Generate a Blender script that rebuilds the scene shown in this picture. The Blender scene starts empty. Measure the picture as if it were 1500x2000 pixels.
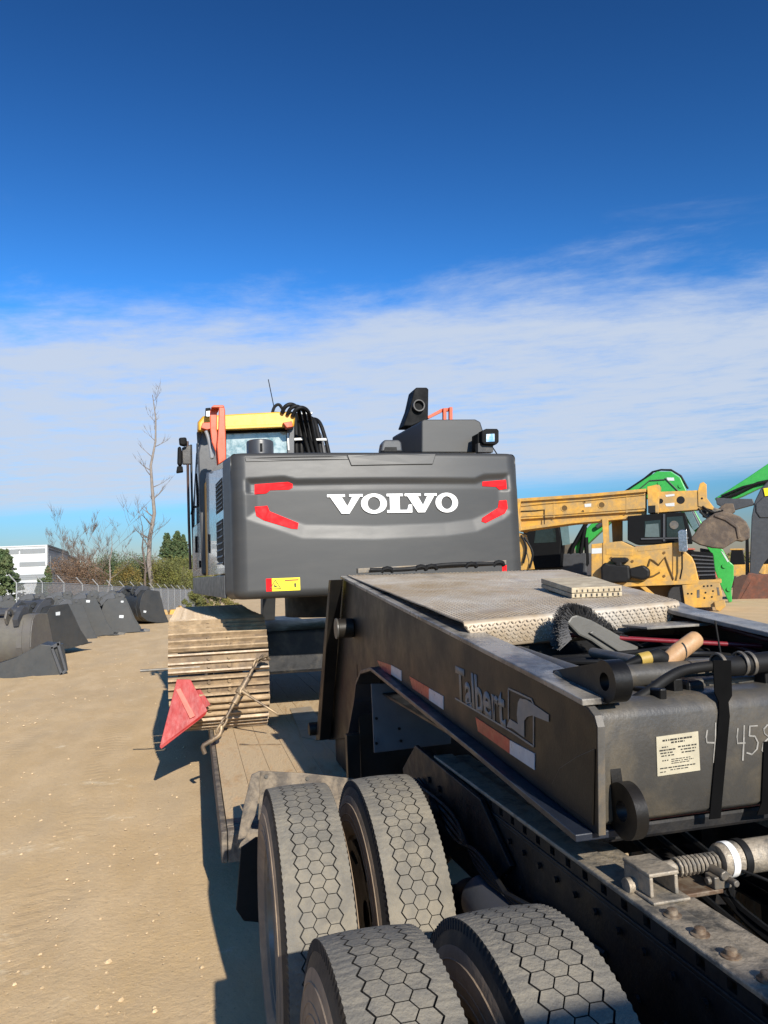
import bpy, bmesh, math, random
from math import sin, cos, pi, sqrt, radians, atan2
from mathutils import Vector, Matrix, noise
random.seed(7)
SC = bpy.context.scene
COL = SC.collection
# ------------------------------------------------------------------ camera
cam_d = bpy.data.cameras.new('camera'); cam = bpy.data.objects.new('camera', cam_d); COL.objects.link(cam)
cam_d.sensor_fit = 'VERTICAL'; cam_d.sensor_height = 36.0; cam_d.lens = 26.64
cam_d.clip_start = 0.05; cam_d.clip_end = 6000
YAW, PITCH, ROLL = 0.24982, 0.07993, 0.03840
f = Vector((sin(YAW)*cos(PITCH), cos(YAW)*cos(PITCH), sin(PITCH)))
r = Vector((cos(YAW), -sin(YAW), 0)); u = r.cross(f)
r2 = r*cos(ROLL)-u*sin(ROLL); u2 = u*cos(ROLL)+r*sin(ROLL)
cam.matrix_world = Matrix(((r2.x,u2.x,-f.x,0),(r2.y,u2.y,-f.y,0),(r2.z,u2.z,-f.z,1.87),(0,0,0,1)))
SC.camera = cam
# ------------------------------------------------------------------ sun, sky, exposure
SUN_AZ, SUN_EL = radians(-6.1), radians(27.5)          # the light travels towards this azimuth
ld = Vector((sin(SUN_AZ)*cos(SUN_EL), cos(SUN_AZ)*cos(SUN_EL), -sin(SUN_EL)))
sun_d = bpy.data.lights.new('sun', 'SUN'); sun_d.energy = 4.4; sun_d.angle = radians(0.53); sun_d.color = (1.0, .93, .82)
sun = bpy.data.objects.new('sun', sun_d); COL.objects.link(sun)
sun.rotation_euler = ld.to_track_quat('-Z', 'Y').to_euler(); sun.location = (5, -20, 15)
W = bpy.data.worlds.new('World'); SC.world = W; W.use_nodes = True
nt = W.node_tree; N = nt.nodes; L = nt.links; N.clear()
def nd(t, **k):
    n = N.new(t)
    for a, b in k.items(): setattr(n, a, b)
    return n
def mth(op, a, b=None, c=None, clamp=False):
    n = nd('ShaderNodeMath', operation=op); n.use_clamp = clamp
    for i, v in enumerate((a, b, c)):
        if v is None: continue
        if isinstance(v, (int, float)): n.inputs[i].default_value = v
        else: L.new(v, n.inputs[i])
    return n.outputs[0]
def mrange(v, a, b, smooth=True):
    n = nd('ShaderNodeMapRange'); n.interpolation_type = 'SMOOTHSTEP' if smooth else 'LINEAR'
    L.new(v, n.inputs[0]); n.inputs[1].default_value = a; n.inputs[2].default_value = b
    return n.outputs[0]
sky = nd('ShaderNodeTexSky', sky_type='NISHITA', sun_disc=False)
sky.sun_elevation = SUN_EL; sky.sun_rotation = atan2(-ld.x, -ld.y); sky.altitude = 300
sky.air_density = 1.0; sky.dust_density = 0.25; sky.ozone_density = 2.5
gm = nd('ShaderNodeGamma'); gm.inputs[1].default_value = 2.0; L.new(sky.outputs[0], gm.inputs[0])   # deep, clear winter blue
tc = nd('ShaderNodeTexCoord'); sp = nd('ShaderNodeSeparateXYZ'); L.new(tc.outputs['Generated'], sp.inputs[0])
low = nd('ShaderNodeMix'); low.data_type = 'RGBA'; L.new(mrange(sp.outputs[2], 0.0, .34), low.inputs[0]); low.inputs[6].default_value = (.034,.031,.047,1); low.inputs[7].default_value = (.135,.228,.222,1)
mulc = nd('ShaderNodeMix'); mulc.data_type = 'RGBA'; mulc.blend_type = 'MULTIPLY'; mulc.inputs[0].default_value = 1.0; L.new(gm.outputs[0], mulc.inputs[6]); L.new(low.outputs[2], mulc.inputs[7])
bg = nd('ShaderNodeBackground'); bg.inputs[1].default_value = .1; L.new(mulc.outputs[2], bg.inputs[0])
zc = mth('MAXIMUM', sp.outputs[2], .03)
px_, py_ = mth('DIVIDE', sp.outputs[0], zc), mth('DIVIDE', sp.outputs[1], zc)
# cloud sheet coordinates: s runs away across the band, t along it
s_ = mth('ADD', mth('MULTIPLY', py_, .917), mth('MULTIPLY', px_, .398))
t_ = mth('SUBTRACT', mth('MULTIPLY', px_, .917), mth('MULTIPLY', py_, .398))
def cn(sx, sy, sc, det, rough, dist=0.0, off=0.0):
    cb = nd('ShaderNodeCombineXYZ'); L.new(mth('MULTIPLY', t_, sx), cb.inputs[0]); L.new(mth('MULTIPLY', s_, sy), cb.inputs[1]); cb.inputs[2].default_value = off
    n = nd('ShaderNodeTexNoise'); L.new(cb.outputs[0], n.inputs[0]); n.inputs['Scale'].default_value = sc
    n.inputs['Detail'].default_value = det; n.inputs['Roughness'].default_value = rough; n.inputs['Distortion'].default_value = dist
    return n.outputs[0]
n1 = cn(.7, 1.0, 1.2, 9, .66, .15)
n2 = cn(1.3, 2.0, 2.6, 8, .68, .1, 4.0)
n3 = cn(.18, .42, 1.0, 4, .5, 0, 9.0)
sw = mth('ADD', s_, mth('MULTIPLY', mth('SUBTRACT', n1, .5), 1.7))
sw = mth('ADD', sw, mth('MULTIPLY', mth('SUBTRACT', n3, .5), 1.3))
band = mth('MULTIPLY', mrange(sw, 2.38, 3.15), mth('SUBTRACT', 1.0, mrange(sw, 7.5, 10.5)))
tex = mth('ADD', mth('MULTIPLY', n2, .62), mth('MULTIPLY', n1, .5))
dens = mth('MULTIPLY', band, mrange(tex, .10, .64), clamp=True)
wisp = mth('MULTIPLY', mrange(cn(.9, 1.6, .8, 7, .6, .6, 17.0), .60, .80), .16)
dens = mth('MAXIMUM', mth('MULTIPLY', dens, .95), wisp, clamp=True)
hz = mrange(sp.outputs[2], 0.0, .03)
dens = mth('MULTIPLY', dens, hz)
bgc = nd('ShaderNodeBackground'); bgc.inputs[0].default_value = (.62, .71, .86, 1); bgc.inputs[1].default_value = .56
mx = nd('ShaderNodeMixShader'); L.new(dens, mx.inputs[0]); L.new(bg.outputs[0], mx.inputs[1]); L.new(bgc.outputs[0], mx.inputs[2])
wo = nd('ShaderNodeOutputWorld'); L.new(mx.outputs[0], wo.inputs[0])
vs = SC.view_settings; vs.view_transform = 'Standard'; vs.look = 'None'; vs.gamma = 1.0; vs.use_curve_mapping = False; vs.exposure = 0.75
SC.display_settings.display_device = 'sRGB'

# ------------------------------------------------------------------ materials
MATS = {}
def mat(name, base, rough=.55, metal=0.0, var=.12, scale=6.0, dust=None, damt=0.0, dscale=3.0, rvar=.1, bump=.05, bscale=60.0, coat=0.0, spec=.5, trans=0.0, stretch=None, dsoft=.12):
    m = bpy.data.materials.new(name); m.use_nodes = True; t = m.node_tree; n = t.nodes; l = t.links
    b = n['Principled BSDF']; b.inputs['Roughness'].default_value = rough; b.inputs['Metallic'].default_value = metal
    b.inputs['Coat Weight'].default_value = coat; b.inputs['Specular IOR Level'].default_value = spec
    if trans: b.inputs['Transmission Weight'].default_value = trans
    c = n.new('ShaderNodeTexCoord'); src = c.outputs['Object']
    if stretch:
        mp = n.new('ShaderNodeMapping'); mp.inputs['Scale'].default_value = stretch; l.new(src, mp.inputs[0]); src = mp.outputs[0]
    def noi(s, d=5, ro=.6, di=0.0):
        q = n.new('ShaderNodeTexNoise'); q.inputs['Scale'].default_value = s; q.inputs['Detail'].default_value = d
        q.inputs['Roughness'].default_value = ro; q.inputs['Distortion'].default_value = di; l.new(src, q.inputs['Vector']); return q.outputs[0]
    def rng(v, a, bb, x=0, y=1):
        q = n.new('ShaderNodeMapRange'); q.inputs[1].default_value = a; q.inputs[2].default_value = bb; q.inputs[3].default_value = x; q.inputs[4].default_value = y
        l.new(v, q.inputs[0]); return q.outputs[0]
    def mix(fac, a, bb):
        q = n.new('ShaderNodeMix'); q.data_type = 'RGBA'; l.new(fac, q.inputs[0])
        for i, v in ((6, a), (7, bb)):
            if isinstance(v, tuple): q.inputs[i].default_value = (*v[:3], 1)
            else: l.new(v, q.inputs[i])
        return q.outputs[2]
    lo = tuple(x*(1-var) for x in base); hi = tuple(min(1, x*(1+var)) for x in base)
    col = mix(rng(noi(scale), .32, .68), lo, hi)
    rr = rng(noi(scale*2.3, 4), .3, .7, max(.03, rough-rvar), min(1, rough+rvar*1.2))
    if dust:
        fac = rng(noi(dscale, 8, .68, .3), .5-damt*.5+.5*(1-damt)-dsoft*.5-.25*(1-damt), .5-damt*.5+.5*(1-damt)+dsoft-.25*(1-damt))
        col = mix(fac, col, dust)
    l.new(col, b.inputs['Base Color']); l.new(rr, b.inputs['Roughness'])
    if bump:
        q = n.new('ShaderNodeBump'); q.inputs['Strength'].default_value = bump; q.inputs['Distance'].default_value = .02
        l.new(noi(bscale, 5), q.inputs['Height']); l.new(q.outputs[0], b.inputs['Normal'])
    MATS[name] = m; return m
TAN = (.34, .25, .15)
M_cw = mat('charcoal_paint', (.031, .0315, .031), .47, rvar=.02, var=.04, scale=2, dust=(.050,.048,.044), damt=.22, dscale=1.5, stretch=(.7,1,3.2), bump=.008, bscale=180, dsoft=.3)
M_skirt = mat('skirt_paint', (.040, .042, .046), .40, var=.08, bump=.02)
M_panel = mat('side_panel_paint', (.20, .205, .215), .28, var=.06, coat=.6, bump=0)
M_yel = mat('yellow_paint', (.62, .33, .025), .38, var=.06, bump=.01)
M_yel2 = mat('weathered_yellow_paint', (.54, .29, .045), .55, var=.14, dust=(.33,.215,.085), damt=.38, dscale=1.6)
M_org = mat('orange_paint', (.50, .060, .009), .4, var=.08, bump=.01)
M_black = mat('black_steel', (.012, .012, .013), .45, var=.2, dust=(.055,.047,.037), damt=.25, dscale=4)
M_plast = mat('black_plastic', (.005, .0053, .006), .62, var=.1, bump=.02, spec=.12)
M_rub = mat('hose_rubber', (.007, .007, .0072), .6, var=.2, bump=.05, spec=.25)
M_red = mat('red_reflector', (.72, .006, .010), .6, var=.03, bump=.0, spec=.15)
M_white = mat('white_letter', (.80, .80, .78), .4, var=.02, bump=0)
M_glass = mat('cab_glass', (.10, .17, .18), .12, var=.25, scale=30, dust=(.32,.38,.38), damt=.42, dscale=9, bump=.02, coat=.5)
M_dglass = mat('dark_glass', (.012, .02, .02), .06, var=.2, bump=.0, coat=.6)
M_chrome = mat('bright_metal', (.55, .55, .55), .25, metal=1, var=.1, bump=.02)
M_steel = mat('worn_steel', (.12, .112, .10), .5, metal=.4, var=.25, dust=(.24,.18,.11), damt=.25, dscale=5)
M_bolt = mat('rusty_bolt', (.20, .16, .115), .6, metal=.2, var=.3, scale=14, dust=(.10,.06,.035), damt=.4, dscale=25)
M_strip = mat('near_black', (.0022, .0022, .0023), .8, var=.1, bump=0, spec=.08)
M_rust = mat('rusty_steel', (.16, .055, .03), .75, var=.3, scale=4, dust=(.10,.045,.03), damt=.4)
M_grouser = mat('polished_lit_grouser', (.42, .305, .185), .5, var=.25, scale=9, dust=(.28,.20,.12), damt=.35, dscale=7, bump=.2, bscale=35)  # polish plus sunlight on the grouser tips, put into a paler colour
M_shoe = mat('dusty_shaded_track_steel', (.27, .185, .10), .75, var=.3, scale=5, dust=(.13,.09,.055), damt=.42, dscale=4, bump=.2, bscale=35)  # dusty pads, colour darkened for the shade between grousers
M_trailer = mat('trailer_black_paint', (.0046, .0045, .0046), .44, spec=.28, var=.25, scale=2.5, dust=(.0165,.0135,.010), damt=.32, dscale=1.6, bump=.05, bscale=90)
M_flange = mat('flange_paint', (.05, .05, .052), .32, var=.3, scale=7, dust=(.24,.22,.19), damt=.42, dscale=5, bump=.1)
M_face = mat('end_plate_paint', (.050, .047, .042), .40, var=.22, scale=2.2, dust=(.105,.088,.063), damt=.34, dscale=3.0, bump=.10, bscale=70)
M_tread = mat('tread_plate', (.46, .43, .38), .5, metal=.15, var=.15, scale=4, dust=(.29,.215,.13), damt=.50, dscale=2.6, bump=.05, dsoft=.3)
M_deck = mat('dirty_deck_board', (.46, .30, .155), .85, var=.28, scale=3, dust=(.50,.37,.22), damt=.5, dscale=4, bump=.5, bscale=18, stretch=(3.5,1,3.5))
M_deckst = mat('weathered_deck_steel', (.085, .072, .06), .75, var=.3, scale=9, dust=(.21,.17,.125), damt=.36, dscale=12, bump=.3, bscale=30)
M_tyre = mat('tyre_rubber', (.018, .017, .016), .7, var=.2, bump=.1)
M_tred = mat('dusty_tread_rubber', (.142, .131, .110), .85, var=.14, scale=7, dust=(.20,.178,.138), damt=.35, dscale=9, bump=.35, bscale=90)
M_wall = mat('dusty_sidewall', (.36, .265, .175), .85, var=.2, scale=5, dust=(.22,.165,.115), damt=.45, dscale=5, bump=.15)
M_rim = mat('dusty_wheel_steel', (.17, .125, .085), .55, var=.2, dust=(.10,.075,.055), damt=.5, dscale=6, metal=.2)
M_alu = mat('aluminium_wheel', (.30, .29, .28), .5, metal=.3, var=.15, dust=(.24,.185,.125), damt=.5)
M_frame = mat('truck_frame_black', (.0065, .0065, .0075), .55, var=.3, spec=.35, dust=(.022,.0185,.015), damt=.28, dscale=6, bump=.1)
M_slide = mat('greasy_slide_steel', (.10, .095, .085), .5, metal=.2, var=.4, scale=10, dust=(.30,.255,.195), damt=.42, dscale=14, bump=.3)
M_flag = mat('red_plastic', (.29, .012, .011), .55, var=.2, scale=14, dust=(.34,.026,.020), damt=.3, dscale=6, bump=.1, stretch=(1,1,.3))
M_wood = mat('handle_wood', (.40, .235, .115), .55, var=.15, stretch=(8,8,1), bump=.05)
M_board = mat('cream_composite', (.50, .42, .28), .65, var=.12, scale=10, dust=(.36,.29,.19), damt=.4, dscale=14)
M_brush = mat('brush_bristle', (.060, .058, .058), .6, var=.3)
M_brushb = mat('brush_block', (.105, .100, .088), .55, var=.15)
M_bucket = mat('bucket_grey_paint', (.027, .0295, .031), .5, var=.12, dust=(.05,.046,.040), damt=.25, dscale=2, dsoft=.3)
M_bucket2 = mat('bucket_tan_worn', (.115, .105, .085), .5, var=.15, dust=(.10,.09,.08), damt=.4, dscale=2)
M_brownb = mat('muddy_bucket', (.135, .098, .066), .75, var=.25, scale=3, dust=(.07,.052,.04), damt=.42, dscale=2, bump=.4, bscale=14)
M_green = mat('green_paint', (.032, .31, .052), .42, var=.08, bump=.01)
M_dgrey = mat('dark_grey_paint', (.045, .047, .052), .5, var=.12)
M_yst = mat('sticker_yellow', (.80, .66, .01), .45, var=.02, bump=0)
M_ink = mat('print_ink', (.02, .018, .015), .6, var=.02, bump=0)
M_label = mat('paper_label', (.40, .36, .26), .55, var=.14, scale=14, bump=.04)
M_chalk = mat('chalk_mark', (.22, .21, .19), .9, var=.3, scale=40, bump=0)
M_logo = mat('grey_decal', (.21, .20, .185), .55, var=.12, scale=12, bump=0)
M_tapeR = mat('tape_red', (.38, .03, .02), .35, var=.25, scale=14, bump=.05)
M_tapeW = mat('tape_white', (.42, .46, .50), .35, var=.12, scale=14, bump=.05)
M_galv = mat('galvanised_steel', (.34, .34, .33), .45, metal=.4, var=.12)
M_mesh = mat('chain_link_wire', (.30, .30, .30), .5, metal=.4, var=.1, bump=0)
M_bwhite = mat('white_cladding', (.50, .52, .52), .6, var=.04, scale=.3)
M_bgrey = mat('grey_cladding', (.21, .225, .23), .6, var=.05, scale=.3)
M_bside = mat('mid_grey_cladding', (.20, .215, .235), .6, var=.06, scale=.3)
M_bark = mat('pale_bark', (.20, .17, .145), .9, var=.25, scale=2)
M_bark2 = mat('dark_bark', (.10, .075, .06), .9, var=.25, scale=2)
M_twig = mat('bare_twigs', (.17, .14, .118), .9, var=.3, scale=.8)
M_pine = mat('pine_needles', (.050, .085, .030), .8, var=.45, scale=1.4, dust=(.10,.12,.045), damt=.35, dscale=1.0, bump=0)
M_olive = mat('olive_leaves', (.11, .115, .030), .8, var=.4, scale=.9, dust=(.18,.13,.03), damt=.3, dscale=.5, bump=0)
M_oak = mat('brown_oak_leaves', (.135, .082, .048), .85, var=.4, scale=1.0, bump=0)
M_stone = mat('pale_gravel', (.40, .30, .18), .9, var=.3, scale=20)

# ------------------------------------------------------------------ builders
def empty(name, label, cat, loc=(0,0,0), rz=0.0, group=None):
    o = bpy.data.objects.new(name, None); COL.objects.link(o); o.location = loc; o.rotation_euler = (0,0,rz); o.empty_display_size = .3
    return tag(o, label, cat, group)
def tag(o, label=None, cat=None, group=None, kind=None):
    if label: o['label'] = label
    if cat: o['category'] = cat
    if group: o['group'] = group
    if kind: o['kind'] = kind
    return o
class MB:
    def __init__(s): s.v = []; s.f = []; s.m = []; s.cur = 0
    def quad(s, *ids): s.f.append(ids); s.m.append(s.cur)
    def vs(s, pts): k = len(s.v); s.v += [tuple(p) for p in pts]; return list(range(k, k+len(pts)))
    def box(s, x0, x1, y0, y1, z0, z1): return s.prism([(x0,z0),(x1,z0),(x1,z1),(x0,z1)], 'y', y0, y1)
    def prism(s, poly, ax, a, b):
        fn = {'x': lambda p, q: (q, p[0], p[1]), 'y': lambda p, q: (p[0], q, p[1]), 'z': lambda p, q: (p[0], p[1], q)}[ax]
        n = len(poly); A = s.vs([fn(p, a) for p in poly]); B = s.vs([fn(p, b) for p in poly])
        s.quad(*A); s.quad(*reversed(B))
        for i in range(n): s.quad(A[i], B[i], B[(i+1) % n], A[(i+1) % n])
        return s
    def loft(s, loops, cap=True, closed=True):
        L_ = [s.vs(l) for l in loops]; n = len(L_[0])
        for A, B in zip(L_, L_[1:]):
            for i in range(n if closed else n-1): s.quad(A[i], A[(i+1) % n], B[(i+1) % n], B[i])
        if cap: s.quad(*reversed(L_[0])); s.quad(*L_[-1])
        return s
    def tube(s, path, rad, n=10, cap=True):
        P = [Vector(p) for p in path]; loops = []; ref = None
        for i, p in enumerate(P):
            d = (P[min(i+1, len(P)-1)]-P[max(i-1, 0)]).normalized()
            if ref is None: ref = d.orthogonal().normalized()
            ref = (ref-d*ref.dot(d)).normalized(); q = d.cross(ref); rr = rad[i] if isinstance(rad, (list, tuple)) else rad
            loops.append([p+(ref*cos(2*pi*k/n)+q*sin(2*pi*k/n))*rr for k in range(n)])
        return s.loft(loops, cap)
    def ring(s, c, axis, ri, ro, th, n=24):      # washer / eye
        d = Vector(axis).normalized(); a = d.orthogonal().normalized(); b = d.cross(a); c = Vector(c)
        lp = []
        for rad, h in ((ri,-th/2),(ro,-th/2),(ro,th/2),(ri,th/2)):
            lp.append(s.vs([c+d*h+(a*cos(2*pi*k/n)+b*sin(2*pi*k/n))*rad for k in range(n)]))
        for q in range(4):
            A, B = lp[q], lp[(q+1) % 4]
            for k in range(n): s.quad(A[k], A[(k+1) % n], B[(k+1) % n], B[k])
        return s
    def lathe(s, prof, axis='x', c=(0,0,0), n=48):     # prof: (along axis, radius)
        c = Vector(c); loops = []
        for a, rd in prof:
            lp = []
            for k in range(n):
                x, y = cos(2*pi*k/n)*rd, sin(2*pi*k/n)*rd
                lp.append(c+Vector({'x': (a,x,y), 'y': (x,a,y), 'z': (x,y,a)}[axis]))
            loops.append(lp)
        return s.loft(loops, False)
    def build(s, name, mt, parent=None, smooth=False, bevel=0.0, loc=None, seg=2):
        me = bpy.data.meshes.new(name); me.from_pydata(s.v, [], s.f); me.validate()
        bm = bmesh.new(); bm.from_mesh(me); bmesh.ops.recalc_face_normals(bm, faces=bm.faces); bm.to_mesh(me); bm.free()
        for q in (mt if isinstance(mt, (list, tuple)) else [mt]): me.materials.append(q)
        if isinstance(mt, (list, tuple)) and len(me.polygons) == len(s.m):
            me.polygons.foreach_set('material_index', s.m)
        if smooth:
            me.polygons.foreach_set('use_smooth', [True]*len(me.polygons))
            me.set_sharp_from_angle(angle=radians(smooth if smooth > 1 else 38))
        o = bpy.data.objects.new(name, me); COL.objects.link(o)
        if parent: o.parent = parent
        if loc: o.location = loc
        if bevel:
            b = o.modifiers.new('bevel', 'BEVEL'); b.width = bevel; b.segments = seg; b.limit_method = 'ANGLE'; b.angle_limit = radians(40)
        return o
def prism(name, poly, ax, a, b, mt, parent=None, bevel=0.0, **k): return MB().prism(poly, ax, a, b).build(name, mt, parent, bevel=bevel, **k)
def box(name, x0, x1, y0, y1, z0, z1, mt, parent=None, bevel=0.0): return MB().box(x0,x1,y0,y1,z0,z1).build(name, mt, parent, bevel=bevel)
def tube(name, path, rad, mt, parent=None, n=10): return MB().tube(path, rad, n).build(name, mt, parent, smooth=True)
def cyl(name, c, axis, rad, h, mt, parent=None, n=28, bevel=0.0):
    c = Vector(c); d = Vector(axis).normalized()*h/2
    return MB().tube([c-d, c+d], rad, n).build(name, mt, parent, smooth=True, bevel=bevel)
def dup(o, parent=None):
    c = o.copy(); COL.objects.link(c); c.parent = parent
    for ch in list(o.children): dup(ch, c)
    return c
def arc(c, r0, a0, a1, n): return [(c[0]+r0*cos(radians(a0+(a1-a0)*i/n)), c[1]+r0*sin(radians(a0+(a1-a0)*i/n))) for i in range(n+1)]
def spline(P, n=8):
    P = [Vector(p) for p in P]; out = []
    for i in range(len(P)-1):
        a, b, c, d = P[max(i-1,0)], P[i], P[i+1], P[min(i+2,len(P)-1)]
        for k in range(n):
            t = k/n; out.append(.5*((2*b)+(c-a)*t+(2*a-5*b+4*c-d)*t*t+(3*b-a-3*c+d)*t**3))
    return out+[P[-1]]
def text_mesh(name, body, mt, parent, origin, ex, ez, size, th=.002, bold=0.0, shear=0.0):
    cu = bpy.data.curves.new('lettering_curve', 'FONT'); cu.body = body; cu.size = 1.0; cu.offset = bold; cu.extrude = 0; cu.shear = shear; cu.resolution_u = 3
    tmp = bpy.data.objects.new('lettering_curve', cu); COL.objects.link(tmp)
    dg = bpy.context.evaluated_depsgraph_get(); me = bpy.data.meshes.new_from_object(tmp.evaluated_get(dg))
    bpy.data.objects.remove(tmp)
    ex, ez, o = Vector(ex), Vector(ez), Vector(origin); nn = ex.normalized().cross(ez.normalized())
    bm = bmesh.new(); bm.from_mesh(me)
    for v in bm.verts: v.co = o+ex*(v.co.x*size)+ez*(v.co.y*size)
    g = bmesh.ops.extrude_face_region(bm, geom=bm.faces[:])
    for v in g['geom']:
        if isinstance(v, bmesh.types.BMVert): v.co += nn*th
    bmesh.ops.recalc_face_normals(bm, faces=bm.faces); bm.to_mesh(me); bm.free()
    me.materials.clear(); me.materials.append(mt); me.name = name
    ob = bpy.data.objects.new(name, me); COL.objects.link(ob); ob.parent = parent
    return ob

# ------------------------------------------------------------------ ground
def gz(x, y):
    h = 0.0
    if y > 36: h -= 1.15*min(1, (y-36)/48)**1.0
    k = min(1, max(0, (y-36)/10))
    return h*k
def axis_steps(a, b, fine0, fine1, st):
    out = []; v = fine0
    while v < fine1: out.append(v); v += st
    out.append(fine1); s = st; v = fine1
    while v < b: s *= 1.35; v += s; out.append(min(v, b))
    s = st; v = fine0; left = []
    while v > a: s *= 1.35; v -= s; left.append(max(v, a))
    return list(reversed(left))+out
gx, gy = axis_steps(-1500, 1500, -6, 4, .08), axis_steps(-300, 3000, -1.5, 14, .08)
g = MB(); nx = len(gx)
for y in gy:
    for x in gx:
        z = gz(x, y)
        if -14 < x < 12 and -4 < y < 40:
            z += .018*noise.noise((x*.9, y*.5, 0))+.008*noise.noise((x*3.1, y*2.3, 5))-.012
            z -= .020*max(0, noise.noise((x*1.6+y*.12, y*.10, 3)))
            for x0, wd, sl in ((-.75,.20,-.020),(-1.75,.22,-.035),(-3.1,.26,-.03)):
                t = abs(x-x0-sl*y)/wd; z -= .016*max(0, 1-t*t)*(.5+noise.noise((x0, y*.35, 8))); z += .010*max(0, 1-((t-1.25)/.35)**2)
        g.v.append((x, y, z))
for j in range(len(gy)-1):
    for i in range(nx-1): g.quad(j*nx+i, j*nx+i+1, (j+1)*nx+i+1, (j+1)*nx+i)
def ground_mat():
    m = bpy.data.materials.new('packed_dirt'); m.use_nodes = True; t = m.node_tree; n = t.nodes; l = t.links; b = n['Principled BSDF']
    c = n.new('ShaderNodeTexCoord')
    def noi(s, d=6, ro=.6, sc=(1,1,1), rz=0.0, loc=(0,0,0)):
        mp = n.new('ShaderNodeMapping'); mp.inputs['Scale'].default_value = sc; mp.inputs['Rotation'].default_value = (0,0,rz); mp.inputs['Location'].default_value = loc
        l.new(c.outputs['Object'], mp.inputs[0]); q = n.new('ShaderNodeTexNoise'); q.inputs['Scale'].default_value = s; q.inputs['Detail'].default_value = d; q.inputs['Roughness'].default_value = ro
        l.new(mp.outputs[0], q.inputs['Vector']); return q.outputs[0]
    def rng(v, a, bb, x=0, y=1):
        q = n.new('ShaderNodeMapRange'); q.inputs[1].default_value = a; q.inputs[2].default_value = bb; q.inputs[3].default_value = x; q.inputs[4].default_value = y; l.new(v, q.inputs[0]); return q.outputs[0]
    def mix(fac, a, bb):
        q = n.new('ShaderNodeMix'); q.data_type = 'RGBA'; l.new(fac, q.inputs[0])
        for i, v in ((6, a), (7, bb)):
            if isinstance(v, tuple): q.inputs[i].default_value = (*v, 1)
            else: l.new(v, q.inputs[i])
        return q.outputs[2]
    col = mix(rng(noi(.6, 6, .6, (1,.45,1), .15), .3, .7), (.58,.405,.205), (.48,.34,.185))
    col = mix(rng(noi(2.2, 8, .65, (1,.4,1), .1, (7,3,0)), .42, .72, 0, .75), col, (.66,.49,.29))
    col = mix(rng(noi(1.1, 7, .6, (1,.35,1), -.2, (31,9,0)), .50, .66, 0, .6), col, (.46,.345,.21))
    col = mix(rng(noi(1.5, 9, .72, (.8,1,1), 0, (3,55,0)), .605, .70, 0, .8), col, (.80,.68,.47))
    col = mix(rng(noi(26, 6, .7), .35, .7, 0, .45), col, (.43,.32,.20))
    col = mix(rng(noi(90, 3, .6), .60, .75, 0, .5), col, (.55,.46,.32))
    col = mix(rng(noi(60, 3, .6, (1,1,1), 0, (2,2,0)), .62, .74, 0, .55), col, (.17,.125,.08))
    # lug marks left by machines that drove along the yard
    spx = n.new('ShaderNodeSeparateXYZ'); l.new(c.outputs['Object'], spx.inputs[0])
    def M(op, a, b_=None):
        q = n.new('ShaderNodeMath'); q.operation = op
        for i, v in enumerate((a, b_)):
            if v is None: continue
            if isinstance(v, (int, float)): q.inputs[i].default_value = v
            else: l.new(v, q.inputs[i])
        return q.outputs[0]
    tot = None
    for x0, wd, sl in ((-.75,.20,-.020),(-1.75,.22,-.035),(-3.1,.26,-.03),(-4.6,.26,-.06)):
        xx = M('ADD', M('SUBTRACT', spx.outputs[0], x0), M('MULTIPLY', spx.outputs[1], -sl)); ax = M('ABSOLUTE', xx)
        msk = rng(ax, wd, wd*.75); lug = rng(M('SINE', M('ADD', M('MULTIPLY', spx.outputs[1], 44.0), M('MULTIPLY', ax, 24.0))), -.1, .5)
        v = M('MULTIPLY', M('MULTIPLY', msk, lug), rng(noi(1.3, 5, .6, (1,.35,1), 0, (x0*7,0,0)), .42, .58)); tot = v if tot is None else M('MAXIMUM', tot, v)
    col = mix(M('MULTIPLY', tot, .32), col, (.42,.31,.185))
    l.new(col, b.inputs['Base Color']); b.inputs['Roughness'].default_value = .95; b.inputs['Specular IOR Level'].default_value = .2
    bp = n.new('ShaderNodeBump'); bp.inputs['Strength'].default_value = .55; bp.inputs['Distance'].default_value = .012
    ad = n.new('ShaderNodeMath'); ad.operation = 'ADD'; l.new(noi(28, 7, .7), ad.inputs[0]); l.new(noi(7, 5, .6, (1,.5,1)), ad.inputs[1])
    hsum = M('SUBTRACT', ad.outputs[0], M('MULTIPLY', tot, .28)); l.new(hsum, bp.inputs['Height']); l.new(bp.outputs[0], b.inputs['Normal'])
    return m
tag(g.build('ground', ground_mat(), smooth=180), kind='structure')
# loose stones on the dirt
g = MB()
for i in range(6500):
    y = 1.6+random.random()**1.7*15; x = random.uniform(-.42*y-.6, .35)
    if random.random() < .5:
        cl = noise.noise((x*.7, y*.5, 11))
        if cl < .05: continue
    s = random.choice((.0018,.0022,.003,.0035,.0045))*random.uniform(.7, 1.5)
    if random.random() < .012: s *= 1.9
    if x > .1 and y < 4.2: x -= .5
    c = Vector((x, y, -.012+s*.35)); pts = []
    for dx, dy, dz in ((1,0,0),(0,1,0),(-1,0,0),(0,-1,0),(.2,.1,.8),(0,0,-.6)):
        pts.append(c+Vector((dx*s*random.uniform(.7,1.3), dy*s*random.uniform(.6,1.1), dz*s*random.uniform(.7,1))))
    k = g.vs(pts)
    for a, b_ in ((0,1),(1,2),(2,3),(3,0)): g.quad(k[a],k[b_],k[4]); g.quad(k[b_],k[a],k[5])
tag(g.build('gravel', M_stone), kind='stuff')
g = MB()
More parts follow.
